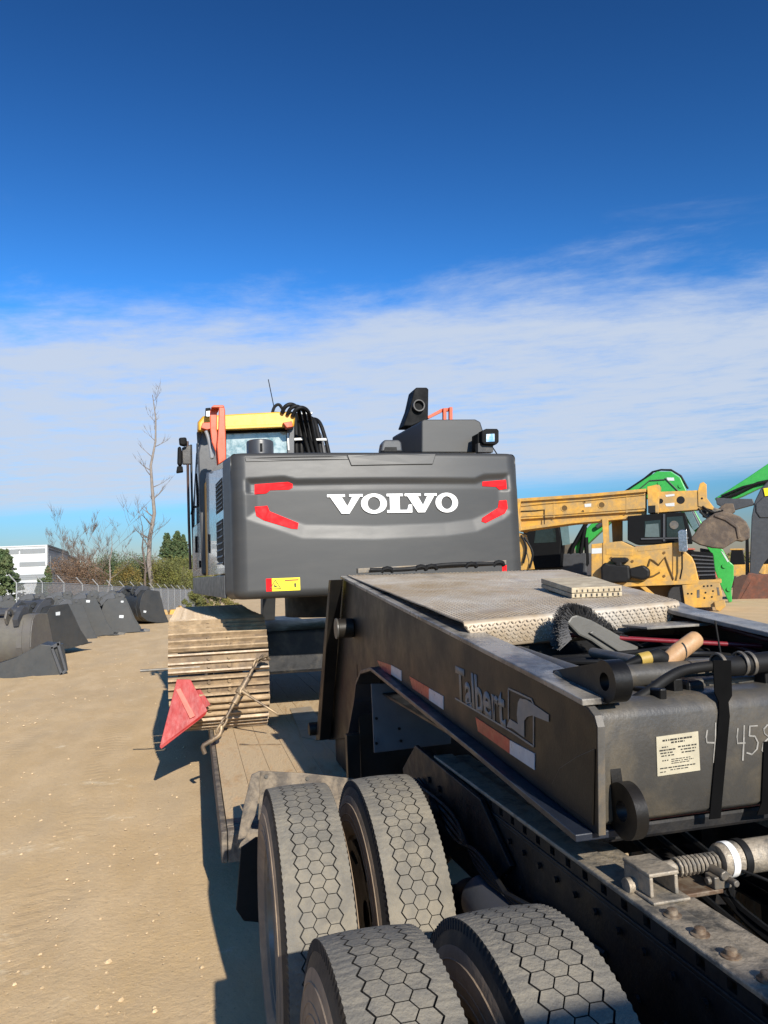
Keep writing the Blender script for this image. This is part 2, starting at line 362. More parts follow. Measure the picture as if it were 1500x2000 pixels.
for i in range(1500):
    y = 1.8+random.random()**1.5*22; x = random.uniform(-.42*y-.6, .2); 
    if noise.noise((x*.5, y*.35, 21)) < .02 and random.random() < .8: continue
    s = random.choice((.006,.008,.010,.014))*random.uniform(.6, 1.5)
    if x > .1 and y < 5: x -= .6
    c = Vector((x, y, -.012+s*.25)); pts = [c+Vector((cos(q)*s*random.uniform(.7,1.2), sin(q)*s*random.uniform(.6,1.1), -.3*s)) for q in (0,1.05,2.1,3.14,4.2,5.2)]+[c+Vector((cos(q)*s*.55*random.uniform(.6,1.2), sin(q)*s*.55, s*random.uniform(.3,.55))) for q in (.3,2.4,4.4)]
    k = g.vs(pts)
    for a, b_, t in ((0,1,6),(1,2,7),(2,3,7),(3,4,8),(4,5,8),(5,0,6)): g.quad(k[a],k[b_],k[t])
    g.quad(k[6],k[7],k[8]); g.quad(k[1],k[7],k[6]); g.quad(k[3],k[8],k[7]); g.quad(k[5],k[6],k[8])
tag(g.build('dirt_clods', mat('dry_clod', (.50,.37,.22), .95, var=.25, scale=9)), kind='stuff')

# ------------------------------------------------------------------ tyres and wheels (shared)
TR = .52
def tyre_mesh():
    m = MB(); W_, p, R = .0585, None, TR; NB = 72; dp = 2*pi/NB
    m.cur = 0
    m.lathe([(-.085,.29),(-.122,.305),(-.143,.35),(-.1405,.41),(-.131,.455),(-.118,.490),(-.1165,.502),(-.06,.5065),(.06,.5065),(.1165,.502),(.118,.490),(.131,.455),(.1405,.41),(.143,.35),(.122,.305),(.085,.29)], n=88)
    for i, (a, bq) in enumerate(zip(m.f, m.m)): m.m[i] = 2 if (i//88 < 4 or i//88 > 10) else 0
    def P(x, th, rr): return (x, cos(th)*rr, sin(th)*rr)
    def rad(x): return R-.006*(x/.117)**2
    m.cur = 1
    def hexb(cx, th, gx_, gt):
        h = dp/2-gt/R; hw = W_/2-gx_; qw = W_/4-gx_*.5
        lev = [(-h,(-qw,qw)),(0,(-hw,hw)),(h,(-qw,qw))]; top = []; bot = []
        for t, (a, b) in lev:
            top.append(m.vs([P(cx+a,th+t,rad(cx+a)),P(cx+b,th+t,rad(cx+b))])); bot.append(m.vs([P(cx+a,th+t,.5055),P(cx+b,th+t,.5055)]))
        m.cur = 1
        for q in (0,1): m.quad(top[q][0],top[q][1],top[q+1][1],top[q+1][0])
        m.cur = 0
        for q in (0,1):
            for e in (0,1): m.quad(top[q][e],top[q+1][e],bot[q+1][e],bot[q][e])
        m.quad(top[0][0],top[0][1],bot[0][1],bot[0][0]); m.quad(top[2][0],top[2][1],bot[2][1],bot[2][0])
    for i in range(NB):
        th = i*dp
        hexb(0, th, .0016, .0013); hexb(.75*W_, th+dp/2, .0022, .0013); hexb(-.75*W_, th+dp/2, .0022, .0013)
    ns = NB*8
    for sg in (-1, 1):
        A = []; B = []; C = []; D = []
        for k in range(ns):
            th = 2*pi*k/ns; ph = (th/dp) % 1.0     # zigzag partner of the outer hex column
            zz = abs(ph-.5)*2                       # 0 at hex centre, 1 between
            xin = .75*W_+W_/2-(W_/4)*max(0, min(1, zz*1.0))+.0035
            notch = (k % 4 < 2)
            xo = .1175-(.002 if notch else 0)
            A.append((sg*xin, th, rad(xin))); B.append((sg*xo, th, rad(xo)-(.002 if notch else 0))); C.append((sg*(xo+(.0 if notch else .0035)), th, .487)); D.append((sg*xin, th, .5055))
        ia, ib, ic, id_ = (m.vs([P(*q) for q in Z]) for Z in (A, B, C, D))
        for k in range(ns):
            j = (k+1) % ns
            m.cur = 1; m.quad(ia[k],ib[k],ib[j],ia[j])
            m.cur = 0; m.quad(ib[k],ic[k],ic[j],ib[j]); m.quad(id_[k],ia[k],ia[j],id_[j])
    # moulded rings on the sidewalls
    m.cur = 2
    for sg in (-1, 1):
        for rr, xx in ((.36,.1425),(.385,.1412),(.425,.1375)):
            m.lathe([(sg*(xx-.001),rr-.004),(sg*(xx+.0022),rr-.001),(sg*(xx+.0022),rr+.001),(sg*(xx-.002),rr+.004)], n=64)
    return m
def disc_mesh(dx):         # wheel disc with ten hand holes; dx = offset along the axle
    m = MB(); n = 60; rings = [.06,.14,.175,.195,.245,.262,.285]
    offs = [0.0,0.0,.004,.012,.03,.036,.04]
    ids = []
    for rr, of in zip(rings, offs):
        ids.append(m.vs([(dx-of, cos(2*pi*k/n)*rr, sin(2*pi*k/n)*rr) for k in range(n)]))
    ids2 = []
    for rr, of in zip(rings, offs):
        ids2.append(m.vs([(dx-of+.012, cos(2*pi*k/n)*rr, sin(2*pi*k/n)*rr) for k in range(n)]))
    for q in range(len(rings)-1):
        for k in range(n):
            j = (k+1) % n
            if q == 3 and k % 6 in (0,1,2): continue
            m.quad(ids[q][k],ids[q][j],ids[q+1][j],ids[q+1][k]); m.quad(ids2[q][k],ids2[q+1][k],ids2[q+1][j],ids2[q][j])
    return m
TYRE = tyre_mesh().build('tyre', [M_tyre, M_tred, M_wall], smooth=28); TYRE_ME = TYRE.data; bpy.data.objects.remove(TYRE)
def rim_parts(par, dx, mt, hub):
    m = MB()
    m.lathe([(-.112,.300),(-.112,.285),(-.09,.278),(-.06,.268),(.06,.268),(.09,.278),(.112,.285),(.112,.300),(.09,.294),(-.09,.294),(-.112,.300)], n=64)
    rim = m.build('rim', mt, par, smooth=30)
    d = disc_mesh(dx); d.build('wheel_disc', mt, rim, smooth=30)
    if hub:
        h = MB(); h.lathe([(dx-.0,.11),(dx-.05,.105),(dx-.07,.085),(dx-.12,.08),(dx-.13,.06),(dx-.13,.001)], n=32)
        for k in range(10):
            a = 2*pi*k/10; h.tube([(dx+.002,cos(a)*.1425,sin(a)*.1425),(dx-.035,cos(a)*.1425,sin(a)*.1425)], .016, 6)
        h.build('hub', M_steel, rim, smooth=30)
    return rim
def make_wheel(parent, x, y, z, mt, dx, hub, flip=False, spin=0.0, sc=1.0):
    w = bpy.data.objects.new('wheel', None); COL.objects.link(w); w.parent = parent; w.location = (x, y, z); w.scale = (sc, sc, sc)
    w.rotation_euler = (spin, 0, pi if flip else 0)
    t = bpy.data.objects.new('tyre', TYRE_ME); COL.objects.link(t); t.parent = w
    rim_parts(w, dx, mt, hub); return w

# ------------------------------------------------------------------ tractor truck (frame, dual drive wheels, cab behind the photographer)
truck = empty('tractor_truck', 'black tractor truck frame with dusty dual tyres coupled under the black gooseneck', 'truck', (1.5, 2.37, 0))
TO = Vector((-1.5, -2.37, 0))
def under(par, o):
    o.parent = par; o.location = Vector(o.location)-Vector(par.location); return o
for ya in (1.705, 3.045):
    for x, mt, dx, hub, fl in ((.392, M_alu, .095, True, False), (.737, M_rim, -.095, False, False), (2.225, M_rim, -.095, False, True), (2.57, M_alu, .095, True, True)):
        w = make_wheel(truck, x-1.5, ya-2.37, TR, mt, dx, hub, fl, spin=random.uniform(0, 6.28))
        if x == .392: w['label'] = 'outer wheel with pale aluminium rim'
    under(truck, cyl('axle', (1.5, ya, TR), (1,0,0), .07, 1.5, M_frame)); under(truck, MB().lathe([(-.2,.05),(-.16,.16),(0,.21),(.16,.16),(.2,.05)], 'y', (1.5, ya-.02, TR)).build('differential', M_frame, smooth=True))
    for x in (1.02, 1.98):
        ab = MB(); ab.lathe([(.55,.02),(.56,.10),(.60,.125),(.66,.12),(.70,.13),(.76,.125),(.79,.09),(.80,.02)], 'z', (x, ya+.38, 0), n=24)
        under(truck, ab.build('air_spring', M_rub, smooth=True))
        bc = MB(); bc.lathe([(-.12,.02),(-.115,.075),(-.03,.085),(-.02,.092),(0,.092),(.01,.085),(.09,.08),(.11,.02)], 'y', (x-.02, ya-.30, .62), n=24)
        under(truck, bc.build('brake_chamber', M_frame, smooth=True))
# frame rails with flanges
for sx in (-1, 1):
    xo = 1.5+sx*.45
    m = MB(); m.box(min(xo, xo-sx*.010), max(xo, xo-sx*.010), -4.2, 3.70, .70, .9695)
    m.box(min(xo+sx*.002, xo-sx*.085), max(xo+sx*.002, xo-sx*.085), -4.2, 3.70, .970, .982); m.box(min(xo, xo-sx*.085), max(xo, xo-sx*.085), -4.2, 3.70, .688, .698)
    rail = under(truck, m.build('frame_rail', M_frame, bevel=.003))
    # bolt heads along the web
    b = MB(); k = 0
    y = .5
    while y < 3.6:
        for z in (.74,):
            if random.random() < .6: b.tube([(xo+sx*.0005, y, z), (xo+sx*.010, y, z)], .012, 6)
        y += .105
    o = b.build('bolt_row', M_frame, rail); o['kind'] = 'stuff'
# slide rails for the fifth wheel, on top of the frame: angle with square notches, bolted top plate
for sx in (-1, 1):
    xo = 1.5+sx*.447
    x0, x1 = sorted((xo, xo-sx*.012))
    m = MB()
    y = .62
    while y < 3.35:
        m.box(x0, x1, y, y+.070, .9825, 1.022); m.box(x0, x1, y+.070, y+.100, .9825, .990); m.box(x0, x1, y+.070, y+.100, 1.014, 1.022); y += .100
    under(truck, m.build('slide_rail', M_frame))
    x0, x1 = sorted((xo+sx*.008, xo-sx*.080))
    tp = under(truck, box('top_plate', x0, x1, .62, 3.36, 1.0225, 1.037, M_slide, bevel=.004))
    q = under(truck, box('inner_flange', *sorted((xo-sx*.083, xo-sx*.160)), .60, 3.36, 1.000, 1.026, M_slide, bevel=.004))
    y = .945
    while y < 1.66:
        b = MB(); c = (xo-sx*.034+random.uniform(-.003,.003), y, 0); b.lathe([(1.0373,.001),(1.0373,.021),(1.040,.021),(1.042,.0135),(1.052,.0125),(1.0545,.007),(1.055,.001)], 'z', c, n=12)
        o = under(truck, b.build('bolt', M_bolt, smooth=35)); y += .100
random.seed(9)
for sx in (-1, 1):
    xo = 1.5+sx*.45; b = MB(); y = .66
    while y < 3.3:
        b.tube([(xo+sx*.0025, y+.02, .93), (xo+sx*.012, y+.02, .93)], .010, 6); b.tube([(xo+sx*.0025, y+.06, .80), (xo+sx*.012, y+.06, .80)], .010, 6); y += .115
    o = under(truck, b.build('small_bolts', M_frame)); o['kind'] = 'stuff'
for k in range(3):
    x = 1.20+.02*k; under(truck, tube('brake_hose', spline([(x+.03, .7, .99+.02*k), (x+.12, 1.1, .93), (x+.16, 1.6+.1*k, .90+.02*k), (1.35+.08*k, 2.0, .96), (1.4+.1*k, 2.5, .98)], 6), .010, M_rub, n=6))
for k in range(4):
    under(truck, tube('air_line', spline([(1.03-.02*k, 3.5, .90), (1.0, 3.0, .80+.03*k), (.97, 2.6, .86-.02*k), (1.0, 2.2, .74+.03*k), (1.045, 1.9, .84)], 6), .009, M_rub, n=6))
under(truck, cyl('air_tank', (.985, 2.42, .70), (0,1,0), .085, .46, M_dgrey, n=24, bevel=.01))
# pivot bracket, release arm, cylinder
m = MB(); m.box(1.078, 1.162, 1.722, 1.845, 1.094, 1.104); m.box(1.080, 1.090, 1.724, 1.843, 1.046, 1.0935); m.box(1.150, 1.160, 1.724, 1.843, 1.046, 1.0935); m.box(1.072, 1.176, 1.700, 1.850, 1.0375, 1.0455)
under(truck, m.build('pivot_bracket', M_slide, bevel=.003))
m = MB(); m.tube([(1.058, 1.80, 1.050), (1.118, 1.80, 1.050)], .020, 14); m.ring((1.108, 1.80, 1.052), (1,0,0), .020, .030, .014, 20)
under(truck, m.build('lock_lug', M_slide, smooth=35))
zz, yy = 1.078, 1.80
under(truck, box('cylinder_mount', 1.180, 1.30, 1.74, 1.86, 1.022, 1.034, M_bolt, bevel=.003))
m = MB(); m.lathe([(1.164,.010),(1.164,.019),(1.196,.019),(1.196,.011),(1.35,.011)], 'x', (0, yy, zz), 16)
under(truck, m.build('cylinder_rod', M_slide, smooth=35))
path = [(1.205+.00138*i, yy+.021*cos(i*.7), zz+.021*sin(i*.7)) for i in range(88)]
under(truck, tube('coil_spring', path, .0042, M_slide, n=6))
m = MB(); m.lathe([(1.332,.010),(1.332,.038),(1.340,.043),(1.95,.043),(1.95,.01)], 'x', (0, yy, zz), 32)
cy = under(truck, m.build('hydraulic_cylinder', M_slide, smooth=35))
m = MB(); m.lathe([(1.350,.0432),(1.350,.0450),(1.369,.0450),(1.369,.0432)], 'x', (0, yy, zz), 32); o = m.build('white_band', M_white, cy, smooth=35)
m = MB(); m.lathe([(1.388,.0432),(1.388,.0475),(1.408,.0475),(1.408,.0432)], 'x', (0, yy, zz), 32); o = m.build('clamp_ring', M_rub, cy, smooth=35)
m = MB(); m.box(1.272, 1.322, 1.735, 1.775, 1.035, 1.066); m.tube([(1.262,1.755,1.052),(1.335,1.755,1.052)], .010, 8); m.tube([(1.297,1.725,1.07),(1.297,1.785,1.07)], .013, 8); m.tube([(1.310,1.730,1.058),(1.310,1.70,1.058)], .009, 8)
under(truck, m.build('valve_block', M_steel, bevel=.003))
under(truck, tube('air_line', spline([(1.372,1.765,1.062),(1.42,1.70,1.045),(1.50,1.60,1.00),(1.60,1.50,.95)], 6), .004, M_rub, n=6))
for p0, p1 in (((1.20,1.62,.965),(1.62,1.40,.955)),((1.26,1.50,.945),(1.66,1.30,.935))):
    a, b = Vector(p0), Vector(p1); d = (b-a).normalized(); s = Vector((-d.y, d.x, 0))
    m = MB(); m.loft([[a+s*.022, a-s*.022, a-s*.022-Vector((0,0,.012)), a+s*.022-Vector((0,0,.012))],[b+s*.022, b-s*.022, b-s*.022-Vector((0,0,.012)), b+s*.022-Vector((0,0,.012))]]); m.loft([[a-s*.022-Vector((0,0,.0125)), a-s*.014-Vector((0,0,.0125)), a-s*.014-Vector((0,0,.06)), a-s*.022-Vector((0,0,.06))],[b-s*.022-Vector((0,0,.0125)), b-s*.014-Vector((0,0,.0125)), b-s*.014-Vector((0,0,.06)), b-s*.022-Vector((0,0,.06))]])
    under(truck, m.build('brace_angle', M_steel, bevel=.002))
for y0, z0, rot in ((.55, .93, 0), (2.7, .9, 0), (-.6, .9, 0)):
    m = MB(); m.box(-.40, .40, -.05, .05, -.012, .0); m.box(-.40, .40, -.05, -.04, -.12, -.012)
    o = m.build('cross_member', M_steel if rot else M_frame, bevel=.003); o.rotation_euler = (0, 0, -rot*.0); o.location = (1.5, y0, z0); under(truck, o)
# fifth wheel under the gooseneck
m = MB(); m.prism([(1.06,1.9),(1.94,1.9),(1.98,2.3),(1.9,2.75),(1.62,2.80),(1.53,2.55),(1.47,2.55),(1.38,2.80),(1.10,2.75),(1.02,2.3)], 'z', 1.12, 1.165)
fw = under(truck, m.build('fifth_wheel', M_frame, bevel=.01))
o = box('grease_patch', 1.20, 1.75, 1.905, 2.25, 1.1655, 1.169, mat('red_grease', (.14,.02,.012), .35, var=.4, scale=12), fw)
# frame end ramps behind the fifth wheel
for sx in (-1, 1):
    xo = 1.5+sx*.475; x0, x1 = sorted((xo, xo-sx*.02))
    o = under(truck, prism('ramp_plate', [(3.59,1.035),(3.841,0.867),(3.781,0.768),(3.52,0.66),(2.728,0.684),(2.476,0.864),(2.735,1.014)], 'x', x0, x1, M_frame, bevel=.004))
    for (y, z) in [(3.364,0.93),(3.22,0.927),(3.362,0.84)]: MB().tube([(xo+sx*.0005, y, z), (xo+sx*.012, y, z)], .014, 8).build('bolt', M_rub, o)
    q = cyl('ramp_roller', (xo+sx*.03, *[(3.216,0.852)][0]), (1,0,0), .05, .06, M_frame, o)
# deck plate behind the cab that juts into the picture, fuel tank, cab
under(truck, MB().prism([(.96,.30),(2.1,.30),(2.1,.62),(1.34,.66),(.96,.52)], 'z', .985, 1.0).build('catwalk_plate', M_frame, bevel=.004))
m = MB(); m.prism([(1.46,.36),(1.75,.36),(1.75,.52),(1.46,.60)], 'z', 1.0005, 1.03); under(truck, m.build('step_plate', M_frame, bevel=.005))
cabp = [(-2.62,.75),(-2.54,3.0),(-2.62,3.15),(-3.9,3.12),(-4.35,2.45),(-4.75,1.75),(-6.2,1.55),(-6.45,1.35),(-6.5,.65),(-5.2,.6),(-4.0,.6)]
cb = under(truck, prism('cab', cabp, 'x', .32, 2.68, M_dgrey, bevel=.06))
for (nm, bx) in (('rear_window', (.95,2.05,-2.585,-2.52,1.75,2.3)),):
    q = box(nm, *bx, M_dglass, cb, bevel=.01)
q = prism('windscreen', [(-4.38,2.40),(-4.40,2.42),(-4.77,1.80),(-4.75,1.78)], 'x', .5, 2.5, M_dglass, cb)
for x in (.48, 2.52):
    under(truck, cyl('front_wheel', (x, -5.6, TR), (1,0,0), TR, .28, M_tyre, n=40, bevel=.03)); under(truck, cyl('fuel_tank', (x+(.05 if x < 1 else -.05), -3.1, .72), (0,1,0), .30, 1.3, M_alu, n=32, bevel=.02))
# mud flap hanger and flap behind the rear duals
fl = [(0.337,0.828),(0.592,0.789),(0.861,0.732),(0.851,0.458),(0.319,0.574)]
m = MB(); m.prism(fl, 'y', 4.24, 4.252); m.prism([(0.288,0.822),(0.334,0.838),(0.326,0.71),(0.302,0.612),(0.25,0.501),(0.201,0.465),(0.238,0.648)], 'y', 4.20, 4.215)
hg = under(truck, m.build('mudguard_hanger', M_deckst, bevel=.003)); 
for px in [(0.368,0.798),(0.59,0.764),(0.817,0.714)]: MB().tube([(px[0],4.239,px[1]),(px[0],4.23,px[1])], .010, 8).build('bolt', M_steel, hg)
under(truck, MB().prism([(0.264,0.667),(0.196,0.629),(0.167,0.356),(0.201,0.301),(0.401,0.254),(0.412,0.65)], 'y', 3.68, 3.692).build('mud_flap', M_rub, bevel=.003))

# ------------------------------------------------------------------ lowboy trailer: gooseneck, deck
trl = empty('lowboy_trailer', 'black lowboy trailer with gooseneck carrying the grey excavator', 'trailer', (1.47, 8.0, 0))
def tpart(o): return under(trl, o)
prof = [(5.162,1.841),(2.797,1.6),(1.941,1.512),(1.838,1.499),(1.806,1.481),(1.794,1.454),(1.822,1.175),(1.848,1.175),(2.581,1.235),(4.169,1.349),(4.432,1.296),(4.645,1.203),(4.789,1.063),(4.959,0.807),(5.924,0.594)]
def flange_strip(poly, x0, x1, th):      # sheet following a profile line, th below it
    m = MB(); lo = []
    for (y, z) in poly: lo.append([(x0,y,z),(x1,y,z),(x1,y,z-th),(x0,y,z-th)])
    return m.loft(lo)
for x0, nm in ((1.0, 'L'), (2.03, 'R')):
    up_ = 0 if nm == 'L' else .05
    sp_ = tpart(prism('side_plate', [(y, z+(up_ if y < 2.9 else -.03)) if nm == 'R' else (y, z) for y, z in prof], 'x', x0, x0+.022, M_trailer, bevel=.004))
    sgn = 1 if nm == 'L' else -1
    a, b_ = (x0-.012, x0+.115) if sgn > 0 else (x0+.022-.115, x0+.034)
    top = [(y, z+.018+up_) for y, z in [(5.162,1.841),(3.684,1.69),(2.797,1.6),(2.278,1.547),(1.941,1.512),(1.841,1.5)]]
    if nm == 'R': top = [(2.95, top[0][1]+(2.95-top[0][0])*(top[-1][1]-top[0][1])/(top[-1][0]-top[0][0])+.02)]+[t_ for t_ in top if t_[0] < 2.9]
    q = flange_strip(top, a, b_, .0175).build('top_flange', M_flange, sp_, bevel=.003)
    a, b_ = (x0-.050, x0+.10) if sgn > 0 else (x0+.022-.10, x0+.097)
    bot = [(y, z-.0005+up_) for y, z in [(1.848,1.175),(2.172,1.201),(2.581,1.235),(3.234,1.282),(4.169,1.349)]]+[(4.44,1.30),(4.58,1.22),(4.66,1.10)]+[(4.923,0.827)]
    q = flange_strip(bot, a, b_, .02).build('bottom_flange', mat('flange_sky_tinted_black', (.014,.018,.028), .4, var=.2, dust=(.045,.04,.032), damt=.2) if sgn > 0 else M_trailer, sp_, bevel=.003)  # left flange: bluish sky reflection put into its base colour
    ed_ = [(y-.0025, z+up_) for y, z in [(1.838,1.499),(1.806,1.481),(1.794,1.454),(1.822,1.175)]]
    m = MB(); m.loft([[(x0+.001,y,z),(x0+.021,y,z),(x0+.021,y+.012,z),(x0+.001,y+.012,z)] for y, z in ed_]); m.build('worn_lit_edge', M_steel, sp_)  # pale strip: edge wear and its sunlit highlight in one colour
    # doubler plate near the front end
    if sgn > 0:
        q = prism('doubler_plate', [(1.809,1.397),(1.908,1.355),(2.012,1.301),(2.066,1.244),(2.054,1.21),(1.84,1.195)], 'x', .996, .9995, M_trailer, sp_, bevel=.002)
        # conspicuity tape: pairs of red and white
        tapes = [('red_tape', M_tapeR, [(4.192,1.381),(3.884,1.388),(3.893,1.334),(4.103,1.342)]), ('white_tape', M_tapeW, [(3.884,1.388),(3.684,1.382),(3.692,1.331),(3.892,1.34)]),
                 ('red_tape', M_tapeR, [(3.539,1.372),(3.232,1.36),(3.239,1.308),(3.494,1.322)]), ('white_tape', M_tapeW, [(3.232,1.358),(3.036,1.351),(3.044,1.296),(3.239,1.306)]),
                 ('red_tape', M_tapeR, [(2.669,1.329),(2.36,1.309),(2.366,1.264),(2.649,1.283)]), ('white_tape', M_tapeW, [(2.361,1.308),(2.176,1.305),(2.183,1.255),(2.366,1.264)])]
        for nm2, mt, poly in tapes:
            q = prism(nm2, poly, 'x', .997, .9995, mt, sp_)
        # lettering and emblem decal
        ax0 = [(2.871,1.361),(2.34,1.341),(2.871,1.494)]
        o3 = Vector((.9985, ax0[0][0], ax0[0][1])); e3 = Vector((.9985, ax0[1][0], ax0[1][1])); ex = (e3-o3).normalized()
        t3 = Vector((.9985, ax0[2][0], ax0[2][1])); ez = (t3-o3)
        hgt = ez.length; wid = (e3-o3).length
        tx = text_mesh('lettering', 'Talbert', M_logo, sp_, (0,0,0), (1,0,0), (0,1,0), 1.0, .0008, bold=.028)
        xs = [v.co.x for v in tx.data.vertices]; ys = [v.co.y for v in tx.data.vertices]; w0, w1, h1 = min(xs), max(xs), max(ys)
        off = Vector(sp_.location)
        for v in tx.data.vertices:
            c = v.co.copy(); p = o3+ex*((c.x-w0)/(w1-w0)*wid*.905)+ez*(max(c.y, 0)/h1); v.co = Vector((.9985-(c.z), p.y, p.z))
        lines = MB()
        def ribbon(a, b, w):
            a, b = Vector((.9972, *a)), Vector((.9972, *b)); d = (b-a).normalized(); nn = d.cross(Vector((1,0,0)))*w/2
            lines.loft([[a+nn,a-nn,b-nn,b+nn],[p+Vector((.0015,0,0)) for p in (a+nn,a-nn,b-nn,b+nn)]])
        L1 = [(2.889,1.365),(2.34,1.338),(2.181,1.325),(2.169,1.419)]; L2 = [(2.365,1.374),(2.352,1.476),(2.178,1.467),(2.165,1.454)]
        ribbon(L1[0], L1[1], .006); ribbon(L1[1], L1[2], .006); ribbon(L1[2], L1[3], .006); ribbon(L2[0], L2[1], .006); ribbon(L2[1], L2[2], .006); ribbon(L2[2], L2[3], .006)
        o = lines.build('emblem_frame', M_logo, sp_)
        o = prism('emblem', [(2.261,1.458),(2.208,1.461),(2.064,1.44),(2.067,1.419),(2.177,1.419),(2.215,1.408),(2.239,1.392),(2.246,1.34),(2.339,1.351),(2.381,1.347),(2.352,1.378),(2.288,1.373),(2.292,1.402),(2.279,1.442)], 'x', .9968, .9985, M_logo, sp_)
# rear tower of the gooseneck: vertical edge plates down to the deck
tpart(prism('rear_edge_plate', [(5.122,1.835),(5.049,1.835),(5.742,0.639),(5.929,0.602)], 'x', .90, .9845, M_trailer, bevel=.004))
cyl_c = [(4.837,1.524)][0]
tpart(cyl('lift_pin', (.945, cyl_c[0], cyl_c[1]), (1,0,0), .062, .105, M_trailer, bevel=.006))
tpart(cyl('pin_cap', (.890, cyl_c[0], cyl_c[1]), (1,0,0), .066, .012, M_face, bevel=.003))
lp = [(5.943,0.688)][0]
tpart(cyl('lower_pin', (.93, lp[0], lp[1]), (1,0,0), .05, .16, M_trailer, bevel=.006))
tpart(box('cross_bulkhead', 1.0, 2.03, 4.75, 4.77, .60, 1.30, M_trailer)); 
bp = tpart(prism('bulkhead_panel', [(0.957,1.255),(1.427,1.221),(1.411,0.885),(0.96,0.876)], 'y', 4.19, 4.2, mat('grey_panel_paint', (.09,.10,.11), .5, var=.15), bevel=.003))
for (x, z) in [(0.978,1.064),(1.108,0.997),(1.115,0.929),(0.973,0.928),(1.176,1.17)]: MB().tube([(x,4.189,z),(x,4.18,z)], .008, 8).build('bolt', M_rub, bp)
tpart(prism('tower_post', [(0.884,0.903),(0.966,0.905),(0.961,0.578),(0.885,0.571)], 'y', 4.58, 4.64, M_trailer, bevel=.004))
tpart(box('tower_beam', 1.02, 2.03, 4.9, 5.75, .475, 1.1, M_trailer, bevel=.01))
# cross tubes and inner works of the neck
rodA = [(2.598,1.564),(2.163,1.539)]; rodB = [(2.42,1.565),(2.131,1.563)]
for rd, xx, rr_ in ((rodA, 1.15, .021), (rodB, 1.35, .017)):
    p0, p1 = Vector((xx, *rd[0])), Vector((xx, *rd[1])); tpart(tube('lift_cylinder', [p0, p0+(p1-p0)*.5, p0+(p1-p0)*1.0], rr_, M_steel, n=16))
tpart(cyl('cross_tube', (1.53, 2.10, 1.525), (1,0,0), .036, .96, M_face, bevel=.004))
tpart(prism('cross_beam', [(1.32,1.522),(1.952,1.514),(1.939,1.386),(1.314,1.437)], 'y', 1.98, 2.04, M_face, bevel=.01))
tpart(prism('tube_gusset', [(2.053,1.453),(2.006,1.512),(1.867,1.524),(1.871,1.482)], 'x', 1.24, 1.262, M_trailer, bevel=.006))
tpart(box('mid_bulkhead', 1.02, 2.028, 2.86, 2.875, 1.18, 1.56, M_trailer))
tpart(box('neck_floor', 1.02, 2.03, 1.90, 4.2, 1.19, 1.20, M_trailer))
pr = Vector((1.30, 2.65, 1.585)); tpart(tube('red_air_pipe', [(1.42, 2.74, 1.600), (1.75, 2.56, 1.570), (2.03, 2.40, 1.548)], .009, mat('red_pipe', (.17,.012,.018), .4), n=10))
tpart(box('shelf_plate', 1.70, 2.02, 2.62, 2.80, 1.612, 1.622, M_flange, bevel=.002))
for z in (1.56, 1.50): tpart(tube('red_hose', spline([(2.02, 2.9, z+.06), (2.015, 2.6, z+.045), (2.01, 2.3, z+.01), (2.01,1.95,z-.02)], 5), .010, mat('dark_red_hose', (.07,.012,.012), .5), n=8))
# end plate: rounded top box facing the truck
ep = [(1.86,1.185),(1.845,1.20),(1.845,1.455),(1.852,1.478),(1.870,1.494),(1.90,1.50),(2.02,1.50),(2.02,1.47),(1.90,1.47),(1.885,1.455),(1.885,1.185)]
end = tpart(prism('end_plate', ep, 'x', 1.022, 2.03, M_face, smooth=50)); eo = Vector(end.location)
def onend(o): o.parent = end; return o
YE = 1.845
# data plate, pasted slightly askew, with illegible lines of print
pl = [(1.201,1.402),(1.331,1.406),(1.329,1.302),(1.197,1.299)]
lab = onend(MB().prism(pl, 'y', YE-.0035, YE-.0006).build('data_label', M_label))
p00, p10, p11, p01 = [Vector((q[0], q[1])) for q in (pl[3], pl[2], pl[1], pl[0])]
def onlab(u_, v_): return (p00*(1-u_)+p10*u_)*(1-v_)+(p01*(1-u_)+p11*u_)*v_
m = MB()
def inkline(u0, u1, v, h):
    uu = u0
    while uu < u1:
        w = random.uniform(.025, .09); e = min(u1, uu+w); q = [onlab(uu, v), onlab(e, v), onlab(e, v+h), onlab(uu, v+h)]
        m.prism([(a.x, a.y) for a in q], 'y', YE-.0044, YE-.0036); uu = e+random.uniform(.012, .03)
for (u0,u1,v,h) in ((.14,.86,.86,.045),(.34,.66,.79,.04),(.12,.26,.70,.03),(.06,.44,.62,.035),(.50,.94,.66,.035),(.08,.38,.55,.03),(.56,.92,.585,.03),(.10,.22,.48,.028),(.26,.40,.48,.028),(.58,.90,.51,.03),(.12,.27,.36,.028),(.33,.78,.37,.02),(.33,.85,.32,.02),(.33,.75,.27,.02),(.06,.90,.17,.028),(.30,.72,.11,.022),(.06,.2,.08,.02)):
    inkline(u0, u1, v, h)
o = m.build('label_print', M_ink, lab); 
